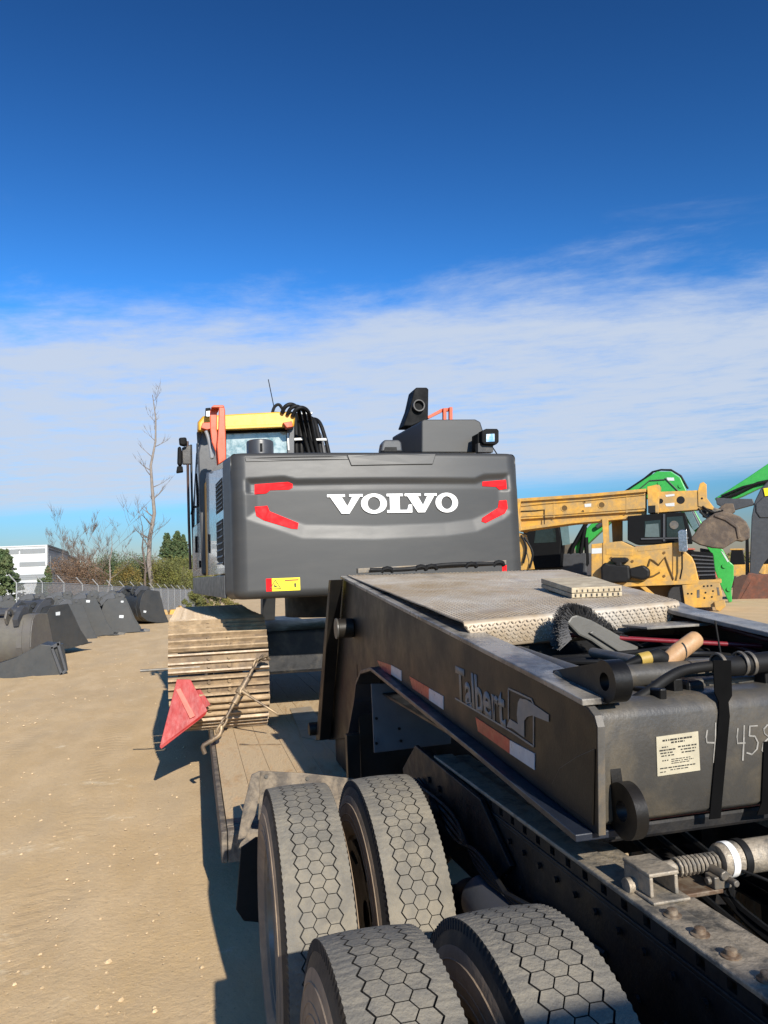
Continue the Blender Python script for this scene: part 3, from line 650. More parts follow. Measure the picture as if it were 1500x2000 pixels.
# chalked number
def chalk(strokes, nm):
    m = MB()
    for st in strokes:
        P = [Vector((q[0], YE-.0012, q[1])) for q in st]
        w = .0021
        for i in range(len(P)-1):
            d = (P[i+1]-P[i]).normalized(); nn = Vector((d.z, 0, -d.x))*w*random.uniform(.7, 1.25)
            a, b = P[i]-d*.001, P[i+1]+d*.001
            m.loft([[a+nn,a-nn,b-nn,b+nn],[p+Vector((0,-.0009-.0004*(i % 2),0)) for p in (a+nn,a-nn,b-nn,b+nn)]])
    o = m.build(nm, M_chalk); return onend(o)
chalk([[(1.361,1.406),(1.356,1.387),(1.357,1.373),(1.389,1.369)], [(1.389,1.423),(1.385,1.384),(1.373,1.318)]], 'chalk_digit')
chalk([[(1.459,1.402),(1.454,1.378),(1.454,1.362),(1.479,1.361)], [(1.48,1.408),(1.476,1.376),(1.467,1.315)]], 'chalk_digit')
chalk([[(1.523,1.404),(1.498,1.405),(1.494,1.379),(1.512,1.376),(1.521,1.358),(1.516,1.341),(1.498,1.328),(1.482,1.334)]], 'chalk_digit')
chalk([[(1.572,1.399),(1.555,1.403),(1.543,1.393),(1.545,1.38),(1.559,1.369),(1.571,1.351),(1.562,1.329),(1.545,1.323),(1.532,1.335),(1.537,1.354),(1.559,1.369),(1.574,1.382),(1.572,1.399)]], 'chalk_digit')
# thin near-black strips lying on the end plate
m = MB(); st = [(1.392,1.594),(1.45,1.59),(1.445,1.493),(1.432,1.477),(1.433,1.438),(1.38,1.17),(1.345,1.171),(1.399,1.448),(1.401,1.48),(1.39,1.504)]
onend(MB().prism(st, 'y', YE-.007, YE-.003).build('black_strip', M_strip, bevel=.001))
onend(MB().prism([(1.538,1.36),(1.593,1.355),(1.575,1.162),(1.496,1.165),(1.514,1.196)], 'y', YE-.007, YE-.003).build('black_strip', M_strip, bevel=.001))
onend(box('dark_bracket', 1.375, 1.43, 1.93, 2.02, 1.44, 1.525, M_rub, bevel=.012))
# eye lugs
def lug(nm, x, yc, zc, ro, ri, back, th=.055):
    m = MB(); m.ring((x, yc, zc), (1,0,0), ri, ro, th, 36)
    for q in back:
        m.prism(q, 'x', x-th/2+.0015, x+th/2-.0015)
    return tpart(m.build(nm, M_trailer, smooth=35, bevel=.0))
ul = [(1.831,1.561)][0]
ys_, zs_ = ul
lug('upper_eye_lug', 1.075, ys_, zs_, .056, .024, [[(ys_-.01,zs_+.054),(ys_+.30,zs_-.005),(ys_+.29,zs_-.10),(ys_+.12,zs_-.125),(ys_+.07,zs_-.125),(ys_+.045,zs_-.048),(ys_+.040,zs_+.02)]], .05)
dl = [(1.799,1.236)][0]
lug('lower_eye_lug', 1.075, dl[0], dl[1], .071, .026, [[(dl[0]+.04,dl[1]+.06),(1.846,dl[1]+.10),(1.846,dl[1]-.06),(dl[0]+.04,dl[1]-.06)]], .034)
for xx in (1.97,):
    lug('upper_eye_lug', xx, ys_, zs_, .056, .024, [[(ys_-.01,zs_+.054),(ys_+.30,zs_-.005),(ys_+.29,zs_-.10),(ys_+.12,zs_-.125),(ys_+.07,zs_-.125),(ys_+.045,zs_-.048),(ys_+.040,zs_+.02)]], .05)
    lug('lower_eye_lug', xx, dl[0], dl[1], .073, .026, [[(dl[0]+.04,dl[1]+.06),(1.846,dl[1]+.10),(1.846,dl[1]-.06),(dl[0]+.04,dl[1]-.06)]], .055)
# black hoses lying across the end
hs_ = [Vector((p[0], y, p[1])) for p, y in zip([(1.171,1.476),(1.237,1.503),(1.314,1.538),(1.384,1.556),(1.484,1.561),(1.576,1.558),(1.702,1.562)], (1.93,1.93,1.94,1.95,1.95,1.95,1.95))]
tpart(tube('air_hose', spline(hs_, 6), .0155, M_rub, n=12))
tpart(tube('thick_hose', spline([Vector((p[0], 1.93, p[1])) for p in [(1.473,1.567),(1.524,1.559),(1.595,1.562),(1.721,1.566)]], 5), .030, M_rub, n=14))
for px in [(1.479,1.565),(1.553,1.565),(1.581,1.563)]: tpart(MB().ring((px[0], 1.93, px[1]), (1,0,.06), .031, .036, .010, 20).build('hose_clamp', M_steel, smooth=35))
random.seed(5)
for k in range(5):
    y0 = 2.15+.12*k; tpart(tube('air_hose', spline([(1.10+.03*k, y0+.5, 1.50), (1.25+.05*k, y0+.2, 1.545-.01*k), (1.50+.04*k, y0+.06, 1.535), (1.75, y0-.02, 1.52+.01*k), (2.02, y0+.1, 1.50)], 6), .009+.002*(k % 2), M_rub, n=8))
for k in range(6):
    x = 1.30+.13*k; tpart(tube('hose_fitting', [(x, 2.0, 1.486), (x, 2.0, 1.512)], .012, M_steel, n=6))
for x in (1.33, 1.64, 1.80):
    tpart(box('hose_bracket', x, x+.03, 1.935, 1.985, 1.486, 1.535, M_trailer, bevel=.004))
tpart(tube('thin_wire', spline([Vector((p[0], 1.96, p[1])) for p in [(1.501,1.691),(1.505,1.649),(1.514,1.57)]], 4), .003, M_rub, n=6))
# tread plate on the neck with raised lozenges, folded lip at the front
A, B, C, D = Vector((1.03,2.850,1.668)), Vector((2.00,2.850,1.706)), Vector((2.64,5.10,1.842)), Vector((1.03,5.13,1.862))
def tp_(u_, v_): return (A*(1-u_)+B*u_)*(1-v_)+(D*(1-u_)+C*u_)*v_
m = MB(); n_ = 14
top = [[tp_(i/n_, j/n_)+Vector((0,0,.004*noise.noise((i*.5,j*.5,2)))) for i in range(n_+1)] for j in range(n_+1)]
lipt = [[p+Vector((0,-.012,-.004)) for p in top[0]], [p+Vector((0,-.018,-.016)) for p in top[0]], [tp_(i/n_,0)+Vector((.12*(1-2*i/n_)*.6,-.022,-.105+(.0 if i else 0))) for i in range(n_+1)]]
rows = list(reversed(lipt))+top
ids = [m.vs(rw) for rw in rows]; und = [m.vs([p+Vector((0,.006,-.006)) for p in rw]) for rw in rows]
for a in range(len(rows)-1):
    for i in range(n_): m.quad(ids[a][i],ids[a][i+1],ids[a+1][i+1],ids[a+1][i]); m.quad(und[a][i],und[a+1][i],und[a+1][i+1],und[a][i+1])
for a in range(len(rows)-1):
    for i in (0, n_): m.quad(ids[a][i],ids[a+1][i],und[a+1][i],und[a][i])
for i in range(n_):
    for a in (0, len(rows)-1): m.quad(ids[a][i],und[a][i],und[a][i+1],ids[a][i+1])
tpl = tpart(m.build('tread_plate', M_tread, smooth=60))
m = MB(); nu, nv = 62, 140
for j in range(nv):
    for i in range(nu):
        p = tp_((i+.5)/nu, (j+.5)/nv)+Vector((0,0,.001)); e = (Vector((1,.0,.04)) if (i+j) % 2 else Vector((.05,1,.07))).normalized(); up = Vector((0,-.07,1)).normalized(); sd = up.cross(e)
        k = m.vs([p-e*.0085, p+sd*.0030, p+e*.0085, p-sd*.0030, p+up*.0016-e*.004, p+up*.0016+e*.004])
        m.quad(k[0],k[3],k[4]); m.quad(k[3],k[2],k[5],k[4]); m.quad(k[2],k[1],k[5]); m.quad(k[1],k[0],k[4],k[5])
for j in range(6):
    for i in range(60):
        u_ = (i+.5)/60; p = tp_(u_, 0)+Vector((.12*(1-2*u_)*.6*(j/6),-.0232,-.022-.0145*j)); e = (Vector((.7,0,.7)) if (i+j) % 2 else Vector((.7,0,-.7))).normalized(); up = Vector((0,-1,0)); sd = up.cross(e)
        k = m.vs([p-e*.0088, p+sd*.0031, p+e*.0088, p-sd*.0031, p+up*.002-e*.004, p+up*.002+e*.004])
        m.quad(k[0],k[3],k[4]); m.quad(k[3],k[2],k[5],k[4]); m.quad(k[2],k[1],k[5]); m.quad(k[1],k[0],k[4],k[5])
o = m.build('raised_lozenges', M_tread, tpl); o['kind'] = 'stuff'
# rack at the rear edge of the plate
m = MB(); e0, e1 = Vector((1.10,5.10,1.872)), Vector((2.20,5.10,1.892))
tpart(MB().loft([[e0+Vector((0,a,b)) for a, b in ((0,0),(.05,0),(.05,.035),(0,.035))],[e1+Vector((0,a,b)) for a, b in ((0,0),(.05,0),(.05,.035),(0,.035))]]).build('hose_rack', M_steel, bevel=.004))
for t in (.18,.40,.47,.74,.93):
    p = e0.lerp(e1, t)+Vector((0,-.03,.014)); tpart(tube('hook', [p+Vector((-.04,0,-.015)), p+Vector((-.025,-.012,.006)), p+Vector((0,-.015,.012)), p+Vector((.025,-.012,.006)), p+Vector((.04,0,-.015))], .015, M_rub, n=8))
m = MB()
tpart(tube('rack_hose', spline([e0+Vector((.08,-.03,.02)), e0.lerp(e1,.3)+Vector((0,-.035,.01)), e0.lerp(e1,.6)+Vector((0,-.03,.025)), e0.lerp(e1,.97)+Vector((0,-.03,.012))], 6), .015, M_rub, n=8))
# lower deck: boards, side rail, front end
DZ = .47
boards = [.165+.178*i for i in range(15)]
tpart(box('side_rail', .130, .162, 4.44, 12.6, .30, DZ, M_deckst, bevel=.006)); tpart(box('side_rail', 2.84, 2.872, 4.44, 12.6, .30, DZ, M_deckst, bevel=.006))
tpart(box('deck_frame', .164, 2.838, 4.60, 12.6, .31, .428, M_trailer))
fe = MB(); fe.prism([(4.442,.30),(4.442,.445),(4.455,.466),(4.48,.472),(4.50,.472),(4.50,.46),(4.515,.472),(4.54,.472),(4.54,.46),(4.56,.472),(4.66,.472),(4.66,.30)], 'x', .166, 1.05)
tpart(fe.build('deck_nose', M_deckst, bevel=.003)); 
me0 = None
for i, x in enumerate(boards):
    o = box('deck_board', -.0876, .0876, -3.965, 3.965, -.02, .02, M_deck, bevel=.004) if me0 is None else bpy.data.objects.new('deck_board', me0)
    if me0 is None: me0 = o.data; o.modifiers.clear()
    else: COL.objects.link(o)
    o.parent = trl; o.location = (x+.0895-1.47, 8.63-8.0, .449+random.uniform(-.0025,.0025))
tpart(prism('deck_tread_plate', [(0.974,8.175),(1.202,8.196),(1.15,6.855),(1.012,6.512),(0.897,6.694)], 'z', .473, .478, M_tread))
bg_ = tpart(prism('rear_frame', [(12.6,.31),(12.6,.47),(13.0,1.0),(17.0,1.0),(17.0,.8),(13.1,.8)], 'x', .8, 2.15, M_trailer, bevel=.01))
for y in (13.5, 14.8, 16.1):
    for x in (.45, .79, 2.15, 2.49): tpart(cyl('rear_tyre', (x, y, .45), (1,0,0), .45, .26, M_tyre, n=36, bevel=.03))
# resting things: wash brush, hand tool, composite block
tool_y = 2.30
hp = [Vector((p[0], y, p[1])) for p, y in zip([(1.262,1.551),(1.343,1.57),(1.354,1.57),(1.376,1.575),(1.43,1.566),(1.448,1.566),(1.557,1.628)], (2.12,)*7)]
ht = empty('hand_tool', 'wooden handled hand tool with yellow ring lying on the black neck', 'hand tool', (hp[3].x, hp[3].y, 1.55))
def hold(root, o): o.parent = root; o.location = -Vector(root.location); return o
hold(ht, tube('blade', [hp[0], hp[0].lerp(hp[1],.5), hp[1]], [.006,.012,.016], M_plast, n=10))
hold(ht, tube('ring', [hp[1]+Vector((-.004,0,0)), hp[3]], .0205, mat('dull_yellow', (.34,.23,.05), .5), n=16))
hold(ht, tube('ferrule', [hp[3], hp[3].lerp(hp[4],.5)+Vector((0,0,.006)), hp[4]], [.020,.026,.022], M_rub, n=14))
hd = (hp[6]-hp[5]).normalized()
hold(ht, tube('handle', [hp[5]-hd*.02, hp[5], hp[5].lerp(hp[6],.3), hp[5].lerp(hp[6],.8), hp[6]-hd*.008, hp[6], hp[6]+hd*.004], [.018,.026,.029,.0275,.026,.020,.004], M_wood, n=16))
# wash brush leaning on the lip of the tread plate
BY = 2.66
pb = [(1.371,1.654),(1.39,1.679),(1.416,1.683),(1.475,1.661),(1.56,1.613),(1.673,1.547),(1.655,1.513),(1.623,1.495),(1.553,1.519),(1.47,1.579),(1.417,1.605)]
br = empty('wash_brush', 'grey wash brush with black bristles propped against the tread plate lip', 'brush', (pb[4][0], BY, 1.57))
hold(br, prism('brush_block', pb, 'y', BY-.022, BY+.022, M_brushb, bevel=.008))
o = hold(br, prism('block_rib', [(1.455,1.613),(1.473,1.62),(1.646,1.524),(1.631,1.509),(1.605,1.515)], 'y', BY-.034, BY-.0222, M_brushb, bevel=.004))
m = MB(); sp1 = [Vector((p[0], BY, p[1])) for p in [(1.388,1.588),(1.377,1.623),(1.375,1.658),(1.394,1.678),(1.42,1.683),(1.479,1.658),(1.564,1.611),(1.658,1.556)]]
sp2 = [Vector((p[0], BY, p[1])) for p in [(1.328,1.556),(1.328,1.618),(1.34,1.679),(1.366,1.713),(1.406,1.728),(1.469,1.708),(1.561,1.632),(1.68,1.547)]]
def lerpl(P, t): k = min(int(t*(len(P)-1)), len(P)-2); return P[k].lerp(P[k+1], t*(len(P)-1)-k)
for i in range(1500):
    t = random.random(); a = lerpl(sp1, t); b_ = lerpl(sp2, min(1, max(0, t+random.uniform(-.05,.05)))); yy = random.uniform(-.022, .022)
    a2 = a+Vector((0, yy, 0)); b2 = a2.lerp(b_+Vector((0, yy*1.9, 0)), random.uniform(.86, 1.04)); m.tube([a2, b2], [.0016,.0011], 3, False)
o = hold(br, m.build('bristles', M_brush)); o['kind'] = 'stuff'
# composite block
bq = [(1.768,3.665),(1.692,3.195),(1.914,3.134),(2.03,3.587)]
def on_plate(p): return 1.668+(p[1]-2.85)*.083+(p[0]-1.03)*.026
zb = max(on_plate(p) for p in bq)
blk = empty('composite_block', 'flat cream composite block with a grooved edge lying on the tread plate', 'block', (bq[1][0], bq[1][1], zb))
P4 = [Vector((p[0], p[1], on_plate(p)+.006)) for p in bq]; upv = Vector((0,-.07,1)).normalized()
m = MB(); m.loft([P4, [p+upv*.020 for p in P4]]); hold(blk, m.build('lower_layer', M_board, bevel=.003))
m = MB(); m.loft([[p+upv*.0225 for p in P4], [p+upv*.048 for p in P4]]); hold(blk, m.build('upper_layer', M_board, bevel=.003))
m = MB(); ed = (P4[2]-P4[1]); nd_ = Vector((ed.y,-ed.x,0)).normalized()
for k in range(9):
    t = (k+.7)/9.4; p = P4[1]+ed*t
    q = p+upv*.004; m.loft([[q+ed.normalized()*a+nd_*b+upv*0 for a, b in ((-.004,.0008),(.004,.0008),(.004,-.004),(-.004,-.004))],[q+ed.normalized()*a+nd_*b+upv*.014 for a, b in ((-.004,.0008),(.004,.0008),(.004,-.004),(-.004,-.004))]])
    q = p+ed*.03+upv*.026; m.loft([[q+ed.normalized()*a+nd_*b for a, b in ((-.003,.0008),(.003,.0008),(.003,-.004),(-.003,-.004))],[q+ed.normalized()*a+nd_*b+upv*.012 for a, b in ((-.003,.0008),(.003,.0008),(.003,-.004),(-.003,-.004))]])
hold(blk, m.build('edge_grooves', M_ink))

# ------------------------------------------------------------------ excavator on the trailer
ex = empty('excavator', 'charcoal grey tracked excavator with yellow cab roof loaded on the lowboy trailer', 'excavator', (1.65, 8.6, DZ))
def ep_(o): o.parent = ex; o.location = Vector(o.location)-Vector(ex.location); return o
# counterweight: an outline in plan, swept up with rounded edges and a recessed rear panel
rec = [(0.453,2.731),(0.79,2.747),(0.897,2.719),(1.601,2.723),(2.574,2.717),(2.668,2.755),(2.927,2.768),(2.933,2.394),(2.846,2.328),(2.559,2.219),(2.257,2.188),(1.58,2.173),(0.936,2.199),(0.803,2.252),(0.454,2.38)]
def recess(x, z):
    ins = False; d = 9; n = len(rec)
    for i in range(n):
        (ax, az), (bx, bz) = rec[i], rec[(i+1) % n]
        if (az > z) != (bz > z) and x < (bx-ax)*(z-az)/(bz-az)+ax: ins = not ins
        vx, vz = bx-ax, bz-az; t = max(0, min(1, ((x-ax)*vx+(z-az)*vz)/(vx*vx+vz*vz))); dd = sqrt((x-ax-t*vx)**2+(z-az-t*vz)**2)
        w = .05 if z > 2.6 else .115
        d = min(d, dd/w)
    if not ins: return 0.0
    t = min(1, d); return .027*t
def ybase(x): return 6.60-.05*(1-((x-1.65)/1.3)**2)+.05*0
path = []                       # (x, y, nx, ny, on the rear face?)
for i in range(6): t = i/5; path.append((.286+.049*t, 7.0-.25*t, -1, -.15, 0))
for i in range(1, 7): a = pi+(pi/2)*i/7; path.append((.335+.115+.115*cos(a), 6.725+.115*sin(a), cos(a), sin(a), 0))
for i in range(150): x = .45+2.47*i/149; path.append((x, ybase(x)+.01, 0, -1, 1))
for i in range(1, 7): a = -pi/2+(pi/2)*i/7; path.append((2.92+.115*cos(a), 6.725+.115*sin(a), cos(a), sin(a), 0))
for i in range(6): t = i/5; path.append((3.035+.04*t, 6.75+.25*t, 1, -.15, 0))
zl = []; Z0, Z1 = 1.685, 2.962; RB, RT = .07, .045
for i in range(7): a = pi/2*i/6; zl.append((Z0+RB*(1-sin(a)), RB*(1-cos(a))) if False else (Z0+RB-RB*cos(a), RB-RB*sin(a)))
for i in range(1, 90): zl.append((Z0+RB+(Z1-RT-Z0-RB)*i/90, 0))
for i in range(7): a = pi/2*i/6; zl.append((Z1-RT+RT*sin(a), RT-RT*cos(a)))
def lean(z): return -.055*max(0, (2.05-z))/.4+.03*max(0, z-2.62)/.3         # lower edge tucks in, top leans forward
m = MB(); rows = []
for z, ins in zl:
    rows.append(m.vs([(x-nx_*ins, y-ny_*ins+(recess(x, z) if on else 0)+(max(0, lean(z)) if on or ny_ < -.3 else 0)+.0, z) for x, y, nx_, ny_, on in path]))
for A_, B_ in zip(rows, rows[1:]):
    for i in range(len(path)-1): m.quad(A_[i], A_[i+1], B_[i+1], B_[i])
m.quad(*rows[0]); m.quad(*reversed(rows[-1])); m.quad(*[rw[0] for rw in rows]); m.quad(*[rw[-1] for rw in reversed(rows)])
cw = ep_(m.build('counterweight', M_cw, smooth=50))
def yface(x, z): return ybase(x)+.01+recess(x, z)+max(0, lean(z))
def onface(name, poly, mt, th, holes=None, bevel=0.0, sub=3):
    m = MB(); P = []
    n = len(poly)
    for i in range(n):
        a, b_ = poly[i], poly[(i+1) % n]
        for k in range(sub): P.append((a[0]+(b_[0]-a[0])*k/sub, a[1]+(b_[1]-a[1])*k/sub))
    F = [(x, yface(x, z)-th, z) for x, z in P]; Bk = [(x, yface(x, z)+.004, z) for x, z in P]
    m.loft([F, Bk]); o = m.build(name, mt, cw, bevel=bevel); return o
# letters: slab serif, drawn in unit boxes
def L_V(): return [(0,1),(0,.86),(.10,.86),(.47,0),(.73,0),(1.10,.86),(1.2,.86),(1.2,1),(.74,1),(.74,.86),(.84,.86),(.67,.38),(.49,.86),(.60,.86),(.60,1)]
def L_L(): return [(0,0),(1.02,0),(1.02,.42),(.88,.42),(.82,.15),(.52,.15),(.52,.86),(.66,.86),(.66,1),(0,1),(0,.86),(.12,.86),(.12,.15),(0,.15)]
def letter(poly, x0, x1, z0, z1, nm='letter'):
    w = max(p[0] for p in poly); P = [(x0+p[0]/w*(x1-x0), z0+p[1]*(z1-z0)) for p in poly]; onface(nm, P, M_white, .014, sub=1, bevel=.002)
def letter_O(x0, x1, z0, z1):
    m = MB(); cx, cz, a, b_ = (x0+x1)/2, (z0+z1)/2, (x1-x0)/2, (z1-z0)/2; n = 40; lp = []
    for (ra, rb, dy) in ((a,b_,-.014),(a*.50,b_*.66,-.014),(a*.50,b_*.66,.004),(a,b_,.004)):
        lp.append(m.vs([(cx+ra*cos(2*pi*k/n), yface(cx+ra*cos(2*pi*k/n), cz)+dy, cz+rb*sin(2*pi*k/n)) for k in range(n)]))
    for q in range(4):
        for k in range(n): m.quad(lp[q][k], lp[q][(k+1) % n], lp[(q+1) % 4][(k+1) % n], lp[(q+1) % 4][k])
    m.build('letter', M_white, cw, smooth=30)
lx = [p[0] for p in [(1.165,2.497),(1.488,2.492),(1.469,2.492),(1.707,2.489),(1.707,2.489),(1.944,2.485),(1.876,2.486),(2.185,2.482),(2.17,2.482),(2.39,2.478)]]
LZ0, LZ1 = 2.404, 2.578
letter(L_V(), lx[0], lx[1], LZ0, LZ1); letter_O(lx[2], lx[3], LZ0-.004, LZ1+.004); letter(L_L(), lx[4], lx[5], LZ0, LZ1); letter(L_V(), lx[6], lx[7], LZ0, LZ1); letter_O(lx[8], lx[9], LZ0-.004, LZ1+.004)
for poly in ([(0.538,2.68),(0.828,2.696),(0.868,2.677),(0.867,2.645),(0.835,2.628),(0.669,2.625),(0.637,2.598),(0.535,2.59)], [(0.533,2.483),(0.643,2.49),(0.66,2.441),(0.908,2.332),(0.897,2.278),(0.843,2.284),(0.609,2.361),(0.544,2.402)],
             [(2.651,2.686),(2.895,2.704),(2.895,2.616),(2.822,2.607),(2.787,2.637),(2.649,2.643)], [(2.811,2.505),(2.884,2.509),(2.891,2.431),(2.857,2.383),(2.656,2.295),(2.616,2.311),(2.628,2.344),(2.797,2.437)]):
    onface('reflector', poly, M_red, .008, bevel=.003)
# badge strip in the top edge
cp = [(1.358,2.936),(2.2,2.947),(2.16,2.846),(1.392,2.834)]
onface('cover_plate', cp, M_cw, .012, bevel=.006, sub=4)
onface('upper_ridge', [(0.459,2.917),(1.353,2.927),(1.375,2.89),(0.467,2.877)], M_cw, .006, bevel=.005, sub=6)
# warning stickers
def sticker(px0, px1, z0, z1):
    o = onface('warning_sticker', [(px0+.05,z0),(px1,z0),(px1,z1),(px0+.05,z1)], M_yst, .0015)
    def sub_(nm, poly, mt, th): q = onface(nm, poly, mt, th); q.parent = o; return q
    sub_('red_edge', [(px0,z0),(px0+.0495,z0),(px0+.0495,z1),(px0,z1)], M_red, .0015)
    w = px1-px0; cx, cz = px0+.27*w, z0+.02
    for a, b_ in (((-.045,0),(.045,0)),((.045,0),(0,.075)),((0,.075),(-.045,0))):
        d = Vector((b_[0]-a[0], b_[1]-a[1])).normalized(); nn = Vector((-d.y, d.x))*.003
        sub_('triangle', [(cx+a[0]+nn.x,cz+a[1]+nn.y),(cx+b_[0]+nn.x,cz+b_[1]+nn.y),(cx+b_[0]-nn.x,cz+b_[1]-nn.y),(cx+a[0]-nn.x,cz+a[1]-nn.y)], M_ink, .0026)
    sub_('print', [(cx-.012,cz+.016),(cx+.014,cz+.012),(cx+.014,cz+.020),(cx,cz+.028),(cx-.008,cz+.045)], M_ink, .0026)
    sub_('print', [(px0+.55*w,z1-.028),(px1-.012,z1-.026),(px1-.012,z1-.014),(px0+.55*w,z1-.016)], mat('print_brown', (.22,.06,.01), .5, bump=0), .0026)
    sub_('print', [(px1-.05,z0+.025),(px1-.036,z0+.025),(px1-.034,z0+.062),(px1-.052,z0+.062)], M_ink, .0026)
    sub_('print', [(px0+.52*w,z0+.035),(px0+.68*w,z0+.035),(px0+.68*w,z0+.038),(px0+.52*w,z0+.038)], M_ink, .0026)
sticker(.612, .903, 1.748, 1.858); onface('red_marker', [(2.8,1.898),(2.846,1.896),(2.841,1.791),(2.794,1.793)], M_red, .004)
# superstructure left side: panels from the counterweight corner forward
def sidepath(y): return .284-.119*min(1, (y-7.02)/1.48)-.14*max(0, (y-8.5)/1.8)
def sidepanel(nm, y0, y1, z0, z1, mt, out=0.0, th=.03, ztop=None, n=6, bevel=.006):
    m = MB(); lo = []
    for i in range(n+1):
        y = y0+(y1-y0)*i/n; x = sidepath(y)-out; zt = z1 if ztop is None else z1+(ztop-z1)*i/n
        lo.append([(x,y,z0),(x+th,y,z0),(x+th,y,zt),(x,y,zt)])
    return ep_(m.loft(lo).build(nm, mt, bevel=bevel))
skl = sidepanel('side_skirt', 7.02, 10.4, 1.695, 1.90, M_skirt, .012)
d1 = sidepanel('side_door', 7.02, 8.50, 1.915, 2.88, M_panel, .0, ztop=3.04, n=10)
for z0, z1 in ((2.50,2.80),(1.99,2.42)):
    m = MB(); lo = []
    for i in range(5):
        y = 7.06+.52*i/4; x = sidepath(y)-.004; lo.append([(x,y,z0+(.06*i/4 if z0 < 2.2 else 0)),(x+.03,y,z0),(x+.03,y,z1),(x,y,z1)])
    gr = m.loft(lo).build('grille', M_plast, d1, bevel=.003)
    sl = MB()
    for k in range(7):
        zz_ = z0+.03+(z1-z0-.06)*k/6
        sl.loft([[(sidepath(y)-.0045,y,zz_),(sidepath(y)-.012,y,zz_-.012),(sidepath(y)-.012,y,zz_-.006),(sidepath(y)-.0045,y,zz_+.006)] for y in (7.09,7.32,7.55)])
    sl.build('louvre', M_black, gr)
box('door_latch', sidepath(8.3)-.012, sidepath(8.3)+.0, 8.27, 8.33, 2.15, 2.35, M_plast, d1, bevel=.003)
sidepanel('yellow_stripe_panel', 8.53, 8.72, 1.915, 2.95, M_yel, .0, n=3)
# cab
cabm = ep_(prism('cab_rear_wall', [(.10,1.92),(1.16,1.92),(1.16,3.30),(1.13,3.56),(.14,3.56),(.08,3.30)], 'y', 8.74, 8.80, M_skirt, bevel=.02))
sidepanel('cab_door', 8.80, 10.3, 1.915, 2.55, M_panel, .02, n=6)
m = MB(); m.loft([[(sidepath(y)-.01,y,2.56),(sidepath(y)+.02,y,2.56),(.115,y,3.50),(.085,y,3.50)] for y in (8.86, 9.6, 10.25)]); sg_ = ep_(m.build('side_window', M_dglass, bevel=.004))
for y in (8.82, 9.55, 10.27):
    m = MB(); m.loft([[(sidepath(y)-.025,y-.03,2.55),(sidepath(y)+.03,y-.03,2.55),(sidepath(y)+.03,y+.03,2.55),(sidepath(y)-.025,y+.03,2.55)],[(.075,y-.03,3.55),(.13,y-.03,3.55),(.13,y+.03,3.55),(.075,y+.03,3.55)]]); ep_(m.build('window_pillar', M_skirt, bevel=.006))
for y in (9.50, 9.02): ep_(cyl('door_handle', (sidepath(y)-.035, y, 2.30 if y > 9.2 else 2.05), (0,0,1), .014, .20 if y > 9.2 else .08, M_plast))
rf = [(0.073,3.524),(0.087,3.64),(0.143,3.699),(1.174,3.768),(1.195,3.678),(1.174,3.582),(0.455,3.54),(0.274,3.509)]
m = MB(); rl = []
for y, s, dz in ((8.58,.97,-.01),(8.62,1,.0),(9.3,1.0,.05),(10.1,.97,.02),(10.3,.93,-.06)):
    rl.append([(.63+(p[0]-.63)*s, y, p[1]+dz+(0 if p[1] > 3.6 else -.0)) for p in [(0.085,3.536),(0.086,3.629),(0.143,3.699),(0.619,3.735),(1.121,3.767),(1.173,3.75),(1.183,3.69),(1.169,3.588),(0.615,3.553)]])
roof = ep_(m.loft(rl).build('cab_roof', M_yel, smooth=50, bevel=.012))
prism('roof_lip', [(0.386,3.572),(1.076,3.609),(1.075,3.573),(0.385,3.537)], 'y', 8.545, 8.60, M_yel, roof, bevel=.006)
for poly in ([(0.117,3.54),(0.14,3.598),(0.251,3.605),(0.261,3.541),(0.183,3.518)], [(1.022,3.608),(1.127,3.627),(1.137,3.562),(1.067,3.549)]): prism('roof_bracket', poly, 'y', 8.48, 8.60, M_org, roof, bevel=.006)
win = ep_(prism('rear_window', [(0.403,3.541),(1.092,3.577),(1.092,3.175),(0.395,3.176)], 'y', 8.715, 8.735, M_glass, bevel=.004))
ep_(prism('window_trim', [(0.391,3.566),(1.114,3.603),(1.124,3.549),(0.39,3.519)], 'y', 8.69, 8.715, M_plast, bevel=.004))
ep_(prism('cab_post', [(1.09,3.585),(1.18,3.61),(1.167,3.171),(1.09,3.172)], 'y', 8.68, 8.74, M_skirt, bevel=.006))
ep_(prism('wiper', [(1.089,3.527),(1.107,3.527),(1.113,3.323),(1.095,3.323)], 'y', 8.668, 8.678, M_galv))
wl = ep_(prism('roof_work_lamp', [(0.169,3.661),(0.171,3.748),(0.226,3.754),(0.23,3.662)], 'y', 8.42, 8.50, M_plast, bevel=.006))
prism('lamp_face', [(0.178,3.654),(0.179,3.711),(0.218,3.717),(0.217,3.654)], 'y', 8.415, 8.4195, M_galv, wl)
lm = ep_(prism('roof_beacon_mount', [(0.918,3.731),(0.955,3.768),(1.132,3.74),(1.131,3.704),(1.047,3.685),(0.941,3.708)], 'y', 8.62, 8.75, M_steel, bevel=.006))
ant0, ant1 = [Vector((p[0], 8.7, p[1])) for p in [(0.956,3.804),(0.894,4.16)]]
ep_(tube('antenna', [ant0, ant1], .005, M_plast, n=6))
ep_(tube('roof_cable', spline([Vector((p[0], 8.7, p[1])) for p in [(0.925,3.744),(0.956,3.834),(1.005,3.865),(1.039,3.83),(1.062,3.77),(1.043,3.733)]], 5), .018, M_rub, n=8))
